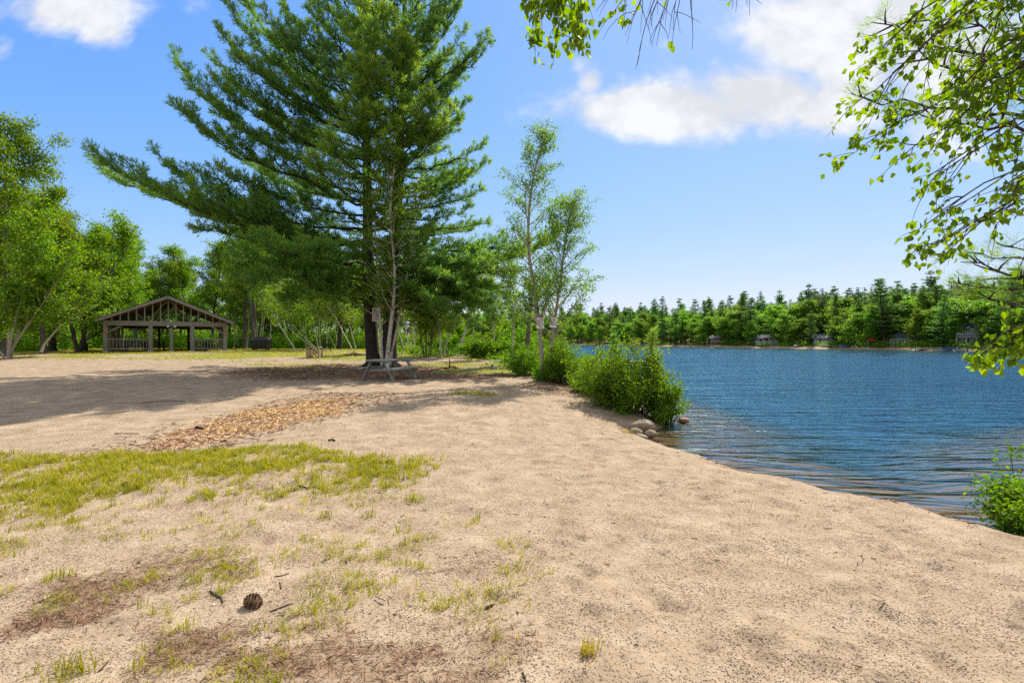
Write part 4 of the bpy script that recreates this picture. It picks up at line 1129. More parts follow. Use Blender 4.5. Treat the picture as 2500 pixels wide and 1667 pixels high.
GB = 'hardwoods in the woods behind the lawn'
LB = 'green hardwood in the woods behind the lawn and pavilion'
for px, d, H, kd in ((405, 60, 11.2, 'c'), (462, 63, 12.5, 'b'), (520, 58, 13.2, 'd'), (655, 57, 13, 'b'), (715, 60, 12.5, 'e'), (780, 63, 12.8, 'a'), (850, 60, 12, 'c'), (915, 57, 11.5, 'b'), (985, 55, 9.5, 'e'), (1045, 52, 8.6, 'c'),
                     (50, 46, 14, 'b'), (140, 48, 13, 'a'), (215, 53, 13.5, 'd'), (290, 58, 12.5, 'a'), (365, 68, 12, 'e'), (440, 74, 12, 'a'), (560, 70, 14, 'a'), (620, 68, 13, 'e'), (690, 74, 13, 'd'), (750, 76, 14, 'b'), (820, 78, 14, 'd'), (885, 72, 13, 'a'), (950, 68, 12, 'b'), (-30, 44, 15, 'c'), (-60, 56, 15, 'b'), (80, 60, 15, 'd'), (1010, 62, 10, 'd')):
    hw(px, d, H * rw.uniform(.95, 1.05), kd, LB, GB, rw.uniform(.9, 1.1))
hw(598, 50, 14.6, 'd', 'tall forked hardwood with a bare grey trunk behind the dumpster', wide=.85)

# leaning birch clump at the woods edge
rl = np.random.default_rng(41); D3 = 30.5
birch_from([px_stem([(22, 876), (30, 850), (62, 800), (98, 750), (130, 705), (165, 640)], D3), px_stem([(18, 876), (26, 830), (40, 770), (62, 705), (75, 640), (90, 570)], D3 - .4), px_stem([(12, 874), (-8, 850), (-40, 800), (-70, 730)], D3 + .3), px_stem([(28, 876), (34, 840), (52, 790), (76, 740), (110, 690)], D3 + .4)],
           [.075, .07, .06, .05], D3, 'clump of grey birch stems fanning and leaning over the sand at the woods edge', [26, 26, 18, 20], lambda t: 2.0, .15, 17, rl, M_hw, M_birchd, t0=.3, sub=5, spread=.2)
birch_from([px_stem([(100, 850), (118, 828), (140, 802), (163, 780), (190, 740), (205, 700)], 33)], [.07], 33, 'single thin birch leaning away from the stem clump beside the pavilion', [20], lambda t: 1.6, .15, 16, rl, M_hw, M_birchg, t0=.4, sub=4, spread=.2)
for px, rr, lab in ((128, .26, 'dark straight tree trunk in the woods between the leaning birches and the pavilion'), (205, .24, 'dark paired trunk in the shade just beside the pavilion posts')):
    D_ = 40.5 if px < 150 else 42; birch_from([px_stem([(px, 856), (px + 2, 780), (px - 2, 700), (px + 3, 620)], D_)], [rr], D_, lab, [18], lambda t: 2.2, .18, 14, rl, M_hw, M_bark, t0=.35, sub=5, spread=.22, name='hardwood_tree')
birch_from([px_stem([(624, 856), (618, 800), (612, 740), (606, 690), (592, 640), (588, 580)], 46.5), px_stem([(626, 856), (622, 760), (617, 700), (622, 650), (628, 600)], 46.7)], [.20, .16], 46.5, 'grey forked trunk rising right behind the dumpster', [20, 20], lambda t: 2.4, .19, 14, rl, M_hw, M_bark2, t0=.45, sub=5, spread=.25, name='hardwood_tree')

# white stems of the birches along the lawn
BG = 'white birch stems along the woods edge'
BIR = [(572, 842, 574, 730, 53), (583, 838, 579, 782, 54), (590, 836, 592, 800, 56), (604, 836, 609, 780, 52), (609, 832, 614, 790, 54), (631, 832, 641, 770, 50), (638, 830, 642, 800, 52), (658, 834, 664, 800, 50), (724, 846, 677, 780, 42), (773, 836, 731, 805, 44), (776, 832, 741, 803, 46), (778, 832, 768, 790, 47), (782, 832, 778, 800, 49), (798, 838, 800, 806, 48), (822, 842, 805, 802, 46), (826, 844, 818, 795, 47), (748, 836, 745, 815, 52), (862, 848, 838, 806, 43), (870, 846, 862, 805, 45),
       (992, 858, 974, 808, 36), (1000, 858, 996, 830, 38), (1014, 852, 1010, 812, 38), (1120, 850, 1130, 822, 36), (1116, 846, 1126, 818, 37), (1022, 846, 1023, 824, 44), (1052, 846, 1056, 808, 44), (1150, 846, 1153, 812, 38)]
for i, (x0, y0, x1, y1, d) in enumerate(BIR):
    b = np.array([at(x0, d), d]); z0 = h1(*b); p0 = np.array([b[0], b[1], z0])
    dr = np.array([(x1 - x0) / FPX * d, rl.normal(0, .25), (y0 - y1) / FPX * d]); H = rl.uniform(4.5, 7.0) if y0 - y1 > 25 else rl.uniform(3.2, 4.5)
    dr = nrm(dr); lean = dr.copy(); pts = [p0 + dr * s_ + np.array([0, 0, .02 * s_ * s_]) for s_ in np.linspace(0, H, 6)]
    lean_big = abs(x1 - x0) > 25
    lab = 'white birch leaning steeply over the lawn at the woods edge' if lean_big else ('thin birch stem on the bank between the pine and the lake' if x0 > 960 else 'thin white birch stem standing at the woods edge behind the lawn')
    birch_from([pts], [rl.uniform(.035, .06)], d, lab, [14], lambda t: 1.5, .16, 12, rl, M_hw, M_birch, t0=.42, sub=4, spread=.22, group=BG + (' leaning' if lean_big else (' by the lake' if x0 > 960 else '')))
birch_from([px_stem([(1036, 868), (1030, 840), (1024, 800), (1020, 760)], 32), px_stem([(1040, 868), (1040, 830), (1042, 790), (1040, 740)], 32), px_stem([(1046, 868), (1050, 840), (1056, 800), (1060, 750)], 32.3), px_stem([(1050, 868), (1054, 845), (1054, 815), (1066, 770)], 31.8)], [.06, .06, .05, .05], 32, 'clump of four thin dark stems on the lawn beyond the picnic table', [14, 16, 14, 12], lambda t: 1.3, .13, 15, rl, M_hw, M_bark2, t0=.4, sub=4, spread=.16)
birch_from([px_stem([(1078, 869), (1075, 845), (1073, 820), (1070, 780), (1060, 730)], 31), px_stem([(1084, 869), (1088, 845), (1096, 818), (1110, 780), (1120, 740)], 31.2)], [.075, .07], 31, 'pair of white birch stems spreading in a narrow V beyond the grass', [18, 18], lambda t: 1.4, .13, 16, rl, M_hw, M_birch, t0=.4, sub=4, spread=.16)
D_ = 47; birch_from([px_stem([(829, 846), (830, 800), (828, 740), (832, 680)], D_)], [.22], D_, 'straight dark pine trunk at the woods edge between white birch stems', [18], lambda t: 2.2, .19, 12, rl, M_hw, M_bark, t0=.35, sub=5, spread=.25, name='hardwood_tree')

# what nobody could count: undergrowth at the woods edge and the deep woods behind
def leaf_mass(n_cl, area, lsize, per, seed, rad, ml, name, kind='stuff'):
    rng = np.random.default_rng(seed); g = Geo(); P = []
    while len(P) < n_cl:
        x, y, hh = area(rng)
        if lake_sdf(np.array([x]), np.array([y]))[0] < .6: continue
        z = h1(x, y); zc = z + hh
        P.append(np.array([x, y, zc]) + rng.normal(0, 1, (per, 3)) * rad * np.array([1, 1, .55]))
    P = np.concatenate(P); leaves(g, P, lsize, rng, .5, .6, .2)
    o = g.build(name, ml); tag(o, kind=kind); return o
def a_under(rng):
    u_ = rng.random(); px = rng.uniform(-150, 900); d = np.interp(px, [-150, 100, 250, 330, 600, 900], [37, 41, 55, 58, 54, 51]) + rng.exponential(4)
    return at(px, d), d, rng.random() ** 1.6 * 1.5
leaf_mass(2600, a_under, .19, 26, 5, .42, M_shrub, 'undergrowth')
def a_woods(rng):
    px = rng.uniform(-300, 960); d = rng.uniform(70, 110) if px > 250 else rng.uniform(56, 90)
    return at(px, d), d, rng.random() * 8.5
leaf_mass(2700, a_woods, .40, 32, 6, .9, M_hw, 'deep_woods')
def a_bank(rng):
    px = rng.uniform(940, 1330); d = rng.uniform(30, 44) if px < 1200 else rng.uniform(22, 32)
    return at(px, d), d, rng.random() * .45
leaf_mass(420, a_bank, .13, 18, 7, .22, M_shrub, 'bank_undergrowth')

# ================================================================== the wooded shore across the lake
FPM = []
for i, (H, R_, b) in enumerate([(20, 3.0, .22), (18, 2.6, .15), (22, 2.9, .35), (17, 2.7, .10), (21, 2.3, .28), (19, 3.3, .30)]):
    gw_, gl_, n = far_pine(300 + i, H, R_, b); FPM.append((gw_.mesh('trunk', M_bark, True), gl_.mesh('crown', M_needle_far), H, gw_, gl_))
FHM = []
for i, (H, cr, b, tr_, nb) in enumerate([(14, 4.0, .14, .2, 20), (12, 3.6, .10, .18, 20), (15, 3.6, .2, .2, 20), (11, 3.8, .08, .18, 20)]):
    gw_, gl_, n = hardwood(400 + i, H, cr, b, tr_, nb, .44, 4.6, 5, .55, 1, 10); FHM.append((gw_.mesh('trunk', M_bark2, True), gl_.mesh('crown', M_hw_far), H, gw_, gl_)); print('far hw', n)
rf = np.random.default_rng(500)
HOUSES = [(1746, 1.035, 22), (1872, 1.05, 42), (2012, 1.06, 34), (2200, 1.07, 40), (2372, 1.07, 44)]      # column, distance factor, clearing
n_far = 0
def far_tree(px, d, pine_, H, label, group=None, wide=1.0, var=None):
    x = at(px, d); M = FPM if pine_ else FHM; m = M[rf.integers(len(M)) if var is None else var]; s = H / m[2]
    wv = wide * rf.uniform(.9, 1.3) * (1.15 if pine_ else 1.0)
    return inst('pine_tree' if pine_ else 'hardwood_tree', m[:2], (x, d, h1(x, d) - .1), rf.uniform(0, 6.28), (s * wv, s * wv, s), label, group)
far_tree(2278, 150, True, 21.5, 'tallest pine on the far shore skyline, its bare tiered top above the other trees', None, 1.0, 0)
far_tree(2160, 142, True, 19.5, 'tall layered pine on the far shore between the red canopy and the blue cottage', None, 1.15, 5)
far_tree(2085, 146.5, False, 10.2, 'rounded bright green tree standing alone at the far waterline', None, 1.25, 1)
far_tree(1515, 345, False, 15.5, 'yellow-green rounded tree at the far waterline seen above the saplings', None, 1.5, 0)
far_tree(1700, 238, False, 10.5, 'bright yellow-green tree by the far water edge beside the reddish cabin', None, 1.2, 3)
far_tree(2215, 160, False, 14, 'yellowish broad tree on the far slope above the blue cottage', None, 1.2, 2)
far_tree(1790, 205, False, 15, 'big spreading pale green tree right behind the reddish cabin', None, 1.4, 0)
for px, py in ((1617, 721), (1662, 725), (1730, 722), (1783, 719), (1818, 707), (1860, 708), (1907, 704), (1955, 711), (1990, 702), (2040, 695), (2112, 699), (2340, 688), (1565, 735), (1510, 743), (1460, 749)):
    d = far_d(px) * rf.uniform(1.14, 1.26); H = (HZ - py) / FPX * d + CAM_Z - h1(at(px, d), d)
    far_tree(px, d, True, H, 'layered pine whose top stands clear of the far shore treeline', 'tall pines above the far treeline', .95, rf.choice([0, 2, 4, 5]))
GP, GHd = 'pines along the far shore', 'hardwoods along the far shore'
LP_, LH_ = 'tall dark pine among the woods of the far shore', 'green hardwood among the woods of the far shore'
for row, (f, step, pp, h0, h1_) in enumerate([(1.026, 25, .28, 9, 14), (1.07, 21, .40, 12, 17.5), (1.12, 19, .42, 13, 18.5), (1.19, 19, .45, 13, 18.5), (1.27, 20, .45, 13, 18), (1.38, 22, .5, 13, 17.5)]):
    px = 1040 + rf.uniform(0, 15)
    while px < 2640:
        d = far_d(px) * (f + rf.normal(0, .012)) + 1.5
        near_house = any(abs(px - hp) < hw_ * (.62 if row else .80) and d < far_d(hp) * (hf + .05) for hp, hf, hw_ in HOUSES)
        if not near_house and not (row == 0 and abs(px - 2085) < 30):
            pn = rf.random() < pp; H = rf.uniform(h0, h1_) * (1.0 if pn else .74) * np.interp(px, [1040, 1500, 1750, 2300, 2640], [1.75, 1.70, 1.30, 1.06, 1.0])
            far_tree(px, d, pn, H, LP_ if pn else LH_, GP if pn else GHd, 1.0 if pn else 1.15); n_far += 1
        px += step * rf.uniform(.7, 1.35)
print('far trees', n_far)
# the mass of woods on the slope behind them
g = Geo(); gt = Geo()
for i in range(560):
    px = rf.uniform(1020, 2750); d = far_d(px) * rf.uniform(1.45, 2.1) + 8; x = at(px, d)
    pn = rf.random() < .55; m = (FPM if pn else FHM)[rf.integers(4)]
    s = rf.uniform(13, 17) / m[2] * (1 if pn else .85) * (1.6 if px < 1600 else 1.15)
    g.merge(m[4], (x, d, h1(x, d)), rf.uniform(0, 6.28), s)
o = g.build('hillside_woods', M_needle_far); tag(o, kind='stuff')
# brush along the far waterline
def a_far(rng):
    px = rng.uniform(1020, 2620); d = far_d(px) * rng.uniform(1.006, 1.03) + .8
    return at(px, d), d, rng.random() ** 2 * 1.6
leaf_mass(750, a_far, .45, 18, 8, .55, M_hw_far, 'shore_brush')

# ---------------------------------------------------------------- houses across the lake
M_glass = mat_plain('window_glass', (.03, .04, .05), .08, .6, .2, 2)
def house_mats(wall, roof):
    return mat_plain('clapboard_' + wall[0], wall[1], .7, .25, .15, 5), mat_plain('roofing_' + roof[0], roof[1], .85, .2, .25, 3)
def house(px, f, w_, dpt, hw_, rise, wall, roof, label, wins, rz_off=0.0, gable=True, base=.35, trim=None, deck=None, extra=None):
    d = far_d(px) * f; x = at(px, d); z = h1(x, d)
    rz = -math.atan2(x, d) + rz_off
    r = thing('lake_house', (x, d, z), label, 'house', rz=rz)
    mw, mr = house_mats(wall, roof); mt = M_white if trim is None else trim
    g = Geo(); box(g, (0, dpt / 2, base / 2 - .6), (w_ - .1, dpt - .1, base + 1.2)); g.build('foundation', M_concrete, r)
    g = Geo(); zc = base + hw_
    box(g, (0, dpt / 2, base + hw_ / 2), (w_, dpt, hw_))
    if gable:
        v = np.array([(-w_ / 2, 0, zc), (w_ / 2, 0, zc), (0, 0, zc + rise - .1), (-w_ / 2, dpt, zc), (w_ / 2, dpt, zc), (0, dpt, zc + rise - .1)]) + [0, 0, .002]
        g.add(v, None, [(0, 1, 2), (5, 4, 3)])
    wl = g.build('wall', mw, r)
    g = Geo(); ov = .35
    if gable:
        for s in (-1, 1):
            sl_ = rise / (w_ / 2); a = (0, -ov, zc + rise); b = (s * (w_ / 2 + ov), -ov, zc - ov * sl_); c = (s * (w_ / 2 + ov), dpt + ov, zc - ov * sl_); e = (0, dpt + ov, zc + rise)
            v = np.array([a, b, c, e]); v = np.concatenate([v, v + [0, 0, .14]]); g.add(v, BOXQ)
    else:
        for s in (-1, 1):
            yb = dpt / 2 + s * (dpt / 2 + ov); a = (-w_ / 2 - ov, dpt / 2, zc + rise); b = (w_ / 2 + ov, dpt / 2, zc + rise); c = (w_ / 2 + ov, yb, zc - .1); e = (-w_ / 2 - ov, yb, zc - .1)
            v = np.array([a, b, c, e]); v = np.concatenate([v, v + [0, 0, .14]]); g.add(v, BOXQ)
        v = np.array([(s * w_ / 2, y_, z_) for s in (-1, 1) for y_, z_ in ((0, zc), (dpt, zc), (dpt / 2, zc + rise - .08))]); g2 = Geo(); g2.add(v, None, [(0, 1, 2), (5, 4, 3)]); g2.build('gable_wall', mw, r)
    rf_ = g.build('roof', mr, r)
    g = Geo(); box(g, (w_ * .25, dpt * .55, zc + rise + .25), (.5, .5, 1.0)); g.build('chimney', M_concrete, rf_)
    for (wx, wz, ww, wh, kind) in wins:
        fr_ = Geo(); e = .09
        for q in (-1, 1):
            box(fr_, (wx + q * (ww / 2 + e / 2), -.04, wz), (e, .1, wh + 2 * e)); box(fr_, (wx, -.04, wz + q * (wh / 2 + e / 2)), (ww, .1, e))
        if kind == 'door': o_ = fr_.build('door', mt, r); g = Geo(); box(g, (wx, -.02, wz), (ww, .05, wh)); g.build('door_leaf', M_darkwood, o_); continue
        if ww > .8: box(fr_, (wx, -.036, wz), (.06, .08, wh))
        o_ = fr_.build('window', mt, r); g = Geo(); box(g, (wx, -.012, wz), (ww, .03, wh)); g.build('pane', M_glass, o_)
    if deck:
        dw, dd_, dh, posts = deck
        g = Geo(); box(g, (0, -dd_ / 2 - .06, dh - .06), (dw, dd_, .12)); dk_ = g.build('porch_deck', mt, r)
        g = Geo(); box(g, (0, -dd_, dh + .9), (dw, .07, .09)); n = int(dw / .28)
        for i in range(n + 1): box(g, (-dw / 2 + i * dw / n, -dd_, dh + .42), (.05, .05, .86))
        g.build('porch_railing', mt, dk_)
        for i in range(posts):
            xx = -dw / 2 + .1 + i * (dw - .2) / (posts - 1)
            g = Geo(); box(g, (xx, -dd_ + .08, dh / 2 - .15), (.14, .14, dh + .1)); g.build('porch_post', mt, r)
    if extra: extra(r, mw, mr, mt, zc)
    return r
def rowwin(n, x0, x1, z, w_, h_): return [(x, z, w_, h_, 'w') for x in np.linspace(x0, x1, n)]
house(1746, 1.03, 3.8, 4.2, 2.6, .9, ('red', (.13, .045, .04)), ('grey', (.17, .18, .19)), 'small reddish-brown cabin with a grey roof on a tiny beach across the lake', rowwin(3, -1.2, 1.2, 1.8, .7, 1.0) + [(0, .95 + .3, .01, .01, 'w')][:0], gable=False)
def ext4(r, mw, mr, mt, zc):
    g = Geo(); box(g, (5.2, 3.2, 1.5), (5.0, 4.0, 2.3)); ww = g.build('wing', mw, r)
    g = Geo()
    for s in (-1, 1):
        v = np.array([(2.7, 3.2, 3.7), (8.0, 3.2, 3.7), (8.0, 3.2 + s * 2.4, 2.6), (2.7, 3.2 + s * 2.4, 2.6)]); g.add(np.concatenate([v, v + [0, 0, .12]]), BOXQ)
    g.build('wing_roof', mat_plain('pale_metal_roof', (.30, .33, .33), .5, .4, .1, 3), ww)
house(1872, 1.045, 8.2, 5, 2.3, 1.3, ('brown', (.055, .045, .04)), ('charcoal', (.085, .09, .105)), 'low dark house with a long charcoal roof half hidden by far shore pines', rowwin(4, -3, 3, 1.55, .9, 1.0), gable=False, deck=(7.2, 1.6, .55, 4))
house(2012, 1.055, 6.0, 5, 2.3, 1.0, ('blue', (.10, .14, .19)), ('pale', (.20, .21, .22)), 'small blue-grey cottage with a white railed porch beside the rounded far tree', rowwin(3, -2, 2, 1.6, .9, 1.1), gable=False, deck=(5.8, 1.5, .5, 4))
house(2196, 1.065, 4.4, 6, 2.2, 1.25, ('slate', (.10, .155, .20)), ('grey', (.24, .27, .29)), 'blue gabled cottage with a band of white windows across the lake', rowwin(5, -1.75, 1.75, 1.55, .6, 1.15), extra=ext4, deck=(4.4, .9, .35, 3))
house(2372, 1.06, 5.6, 6, 4.3, 1.35, ('navy', (.05, .065, .10)), ('dark', (.10, .09, .09)), 'dark two-storey house with a row of white upper windows on the far shore', rowwin(6, -2.3, 2.3, 3.55, .62, 1.05) + rowwin(2, -1.6, .2, 1.35, 1.0, 1.2) + [(1.8, 1.15, .9, 1.9, 'door')], deck=(5.6, 1.0, 2.5, 4))

# ---------------------------------------------------------------- small things on the far waterline
def far_pos(px, f): d = far_d(px) * f; x = at(px, d); return x, d, h1(x, d)
x, y, z = far_pos(2124, 1.028); z = max(z, WATER_Z)
um = thing('canopy', (x, y, z), 'bright red beach canopy on thin legs at the far waterline', 'canopy')
g = Geo(); v = [(-1.3, -1, 1.9), (1.3, -1, 1.9), (1.3, 1, 1.9), (-1.3, 1, 1.9), (-.2, 0, 2.45), (.2, 0, 2.45)]
g.add(v, [(0, 1, 5, 4), (2, 3, 4, 5)], [(1, 2, 5), (3, 0, 4)]); g.add(np.array([(-1.3, -1, 1.65), (1.3, -1, 1.65), (1.3, -1, 1.9), (-1.3, -1, 1.9)]), [(0, 1, 2, 3)])
g.build('canopy_top', mat_plain('red_fabric', (.75, .07, .04), .8, .1), um)
for sx in (-1, 1):
    for sy in (-1, 1):
        g = Geo(); tube(g, [(sx * 1.25, sy * .95, -.3), (sx * 1.25, sy * .95, 1.92)], [.04, .04], 6); g.build('leg', M_white, um)
def boat(px, f, L, col, label, rz=0.0, up=False):
    d = far_d(px) * f; x = at(px, d); z = max(h1(x, d), WATER_Z - .05)
    g = Geo(); n = 9; rows = []
    for i in range(n):
        t_ = i / (n - 1); wv = .5 * math.sin(min(1, .25 + t_ * .95) * math.pi) ** .6 * L * .3 * (1 if t_ < .95 else .3) ; sh = .12 * L * (1 + .35 * t_ ** 2)
        rows.append([(-L / 2 + L * t_, -wv, sh), (-L / 2 + L * t_, -wv * .7, .0), (-L / 2 + L * t_, wv * .7, .0), (-L / 2 + L * t_, wv, sh), (-L / 2 + L * t_, wv * .86, sh - .02), (-L / 2 + L * t_, 0, .1), (-L / 2 + L * t_, -wv * .86, sh - .02)])
    k_ = 7; q = [(i * k_ + j, i * k_ + (j + 1) % k_, (i + 1) * k_ + (j + 1) % k_, (i + 1) * k_ + j) for i in range(n - 1) for j in range(k_)]
    q2 = [tuple(range(0, 4)), tuple((n - 1) * k_ + j for j in (3, 2, 1, 0))]
    g.add(np.array(rows).reshape(-1, 3), q + q2)
    r = thing('rowing_boat', (x, d, z), label, 'boat', rz=rz)
    g.build('hull', mat_plain('boat_paint', col, .4, .5, .15), r)
    g = Geo(); box(g, (-.1 * L, 0, .11 * L), (.22, .26 * L, .03)); box(g, (.2 * L, 0, .115 * L), (.2, .24 * L, .03)); g.build('thwart', M_raw, r)
boat(2318, 1.0, 4.4, (.05, .18, .40), 'blue boat moored at the far shore before the two-storey house', .1)
boat(2350, .995, 3.6, (.45, .50, .55), 'pale grey boat beside the blue boat at the far shore', -.15)
boat(1948, 1.015, 3.8, (.60, .63, .66), 'white boat pulled up at the far shore near the long dark house', .6)
boat(2068, 1.008, 4.6, (.06, .15, .30), 'dark blue covered boat lying in front of the rounded far tree', .2)
boat(2022, 1.02, 4.2, (.55, .56, .54), 'white boat resting on the lawn of the blue-grey cottage', 0.05)
def far_dock(px, f, L, label):
    x, d, _ = far_pos(px, f); r = thing('dock', (x, d, WATER_Z), label, 'dock', rz=-.1)
    g = Geo(); box(g, (0, 0, .4), (L, 1.3, .1)); g.build('deck', M_dock, r)
    for s in np.linspace(-.45, .45, 4):
        g = Geo(); box(g, (s * L, -.55, .1), (.12, .12, 1.6)); g.build('mooring_post', M_darkwood, r)
far_dock(2395, .985, 7, 'long low pale dock before the two-storey house on the far shore')
far_dock(2255, .995, 5, 'small pale dock below the blue gabled cottage on the far shore')

# sand and lawn strips along the far waterline belong to the ground there
def strip(px, f0, f1, hw_, mat, name):
    g = Geo(); n = 10; v = []
    for i in range(n):
        p = px + (i / (n - 1) - .5) * 2 * hw_; wob = 1 + .002 * math.sin(i * 1.7)
        for f in (f0 * wob, (f0 + f1) / 2, f1 * wob):
            d = far_d(p) * f; x = at(p, d); v.append((x, d, h1(x, d) + .03))
    g.add(v, [(i * 3 + j, (i + 1) * 3 + j, (i + 1) * 3 + j + 1, i * 3 + j + 1) for i in range(n - 1) for j in range(2)])
    o = g.build(name, mat); tag(o, kind='structure')
M_fsand = mat_plain('far_beach_sand', (.55, .42, .29), .95, .1, .2, .8)
M_flawn = mat_plain('far_lawn', (.28, .30, .06), .95, .1, .25, .8)
strip(1742, 1.004, 1.022, 20, M_fsand, 'beach'); strip(2025, 1.006, 1.028, 28, M_fsand, 'beach'); strip(2285, 1.006, 1.03, 55, M_fsand, 'beach'); strip(1860, 1.012, 1.036, 22, M_flawn, 'lawn'); strip(1998, 1.03, 1.05, 26, M_flawn, 'lawn'); strip(1405, 1.003, 1.02, 22, M_fsand, 'beach')

# ================================================================== the trees overhead: birch and pine just outside the view
rn = np.random.default_rng(61)
LV = np.array([(0, 0, 0), (.10, .16, 0), (.30, .36, .03), (.50, .40, .05), (.72, .26, .03), (.90, .09, .0), (1.06, 0, -.04), (.90, -.09, 0), (.72, -.26, .03), (.50, -.40, .05), (.30, -.36, .03), (.10, -.16, 0), (.30, 0, -.02), (.55, 0, -.02), (.78, 0, -.025)])
LT = np.array([(0, 1, 12), (1, 2, 12), (2, 13, 12), (2, 3, 13), (3, 4, 13), (4, 14, 13), (4, 5, 14), (5, 6, 14), (6, 7, 14), (7, 8, 14), (8, 13, 14), (8, 9, 13), (9, 10, 13), (10, 12, 13), (10, 11, 12), (11, 0, 12)])
def real_leaves(g, P, D, size, rng, hang=.8):
    """ovate pointed leaves with a folded midrib"""
    n = len(P); P = np.asarray(P); d = np.asarray(D) * .5 + rng.normal(0, .45, (n, 3)); d[:, 2] -= hang * rng.random(n) * 1.3; d = nrm(d)
    N = rng.normal(0, 1, (n, 3)); N[:, 2] += .5; N = nrm(N - (N * d).sum(1, keepdims=True) * d); s = np.cross(N, d)
    L = (size * rng.uniform(.6, 1.2, n))[:, None, None]; curl = rng.normal(0, .25, n)[:, None]
    x = LV[None, :, 0]; z = LV[None, :, 2] + curl * (x - .4) ** 2 + np.abs(LV[None, :, 1]) * rng.uniform(.0, .5, n)[:, None]
    v = P[:, None] + L * (x[..., None] * d[:, None] + LV[None, :, 1, None] * s[:, None] * .92 + z[..., None] * N[:, None])
    k_ = len(LV); t_ = (np.arange(n)[:, None, None] * k_ + LT[None]).reshape(-1, 3)
    g.add(v.reshape(-1, 3), None, t_, 0, np.repeat(np.clip(rng.normal(.5, .24, n), 0, 1), k_))
fx, fy = 4.9, 1.3
fb = thing('birch_tree', (fx, fy, h1(fx, fy)), 'overhanging birch with large bright green leaves on drooping twigs close overhead', 'tree')
FB0 = np.array([fx, fy, h1(fx, fy)])
gt = Geo(); stem = np.array([(0, 0, -.3), (.05, .02, 1.2), (.0, .1, 2.6), (-.15, .2, 4.0), (-.25, .25, 5.4), (-.2, .2, 7.0), (-.1, .3, 8.5)])
tube(gt, smooth(stem, 20), np.linspace(.17, .03, 20), 12); gt.build('trunk', M_birch, fb, True)
gl_ = Geo(); gtw = Geo(); LPn = []; LDn = []
def limb(z0, tip, n_tw, tl, leafy, r0=.03, drop=.9, t0=.35, back=True):
    """a limb from the trunk to a tip with hanging twigs; leafy = leaves per metre of twig"""
    p0 = np.array([np.interp(z0, stem[:, 2], stem[:, 0]), np.interp(z0, stem[:, 2], stem[:, 1]), z0]); tip = np.asarray(tip) - FB0
    L = np.linalg.norm(tip - p0); c = (p0 + tip) / 2 + np.array([0, 0, .16 * L])
    t_ = np.linspace(0, 1, 14)[:, None]; pts = (1 - t_) ** 2 * p0 + 2 * (1 - t_) * t_ * c + t_ ** 2 * tip; pts[1:-1] += rn.normal(0, .025, (12, 3))
    tube(gtw, pts, np.linspace(r0, .003, 14), 6)
    for i in range(n_tw):
        t = t0 + (1 - t0) * (i + rn.random()) / n_tw; q, e = along(pts, min(t, .999))
        e2 = nrm(e * .8 + rn.normal(0, .45, 3)); l = tl * rn.uniform(.5, 1.25)
        tw = curve(q, e2, l, 8, rn, .10, (0, 0, -drop)); tube(gtw, tw, np.linspace(.0045, .0012, 8), 4)
        for j in range(rn.integers(1, 4)):
            q2, e3 = along(tw, rn.uniform(.2, .8)); l2 = l * rn.uniform(.25, .5)
            t2 = curve(q2, nrm(e3 + rn.normal(0, .5, 3)), l2, 5, rn, .12, (0, 0, -drop * .6)); tube(gtw, t2, np.linspace(.003, .001, 5), 3)
            for a in rn.random(rn.poisson(l2 * leafy)): b_, f_ = along(t2, min(.3 + .7 * a, .999)); LPn.append(b_ + rn.normal(0, .015, 3)); LDn.append(f_)
        for a in rn.random(rn.poisson(l * leafy)): b_, f_ = along(tw, min(.25 + .75 * a, .999)); LPn.append(b_ + rn.normal(0, .015, 3)); LDn.append(f_)
LIMBS = [(4.6, 2125, 120, 3.6, 12, .50, 17), (4.4, 2105, 225, 3.5, 13, .42, 20), (4.2, 2150, 180, 3.4, 14, .50, 18), (4.0, 2180, 300, 3.3, 13, .45, 17), (4.0, 2210, 360, 3.4, 13, .42, 17), (3.7, 2240, 430, 3.3, 12, .42, 15), (3.5, 2300, 400, 3.2, 13, .45, 15),
         (3.4, 2262, 520, 3.3, 11, .40, 14), (3.1, 2255, 600, 3.3, 12, .36, 17), (3.0, 2330, 560, 3.2, 12, .40, 12), (3.2, 2400, 470, 3.1, 14, .5, 12), (4.4, 2330, 120, 3.2, 14, .5, 17), (4.2, 2400, 230, 3.1, 15, .5, 17), (4.0, 2350, 300, 3.2, 14, .5, 16), (4.7, 2250, 40, 3.5, 13, .5, 17), (4.9, 2420, 40, 3.2, 14, .5, 17), (3.6, 2450, 340, 3.0, 12, .5, 15), (4.3, 2460, 130, 3.0, 14, .5, 17), (3.0, 2440, 600, 3.0, 9, .4, 12)]
for z0, px, py, d, ntw, tl, lf in LIMBS: limb(z0, P3(px + 28, py, d), ntw, tl, lf, .022, .55, .5)
for z0, px, py, d, ntw, tl, lf in ((2.2, 2420, 850, 3.0, 10, .22, 32), (2.1, 2465, 800, 2.9, 8, .22, 26), (2.15, 2450, 868, 3.1, 8, .18, 30)): limb(z0, P3(px, py, d), ntw, tl, lf, .012, .35, .72)
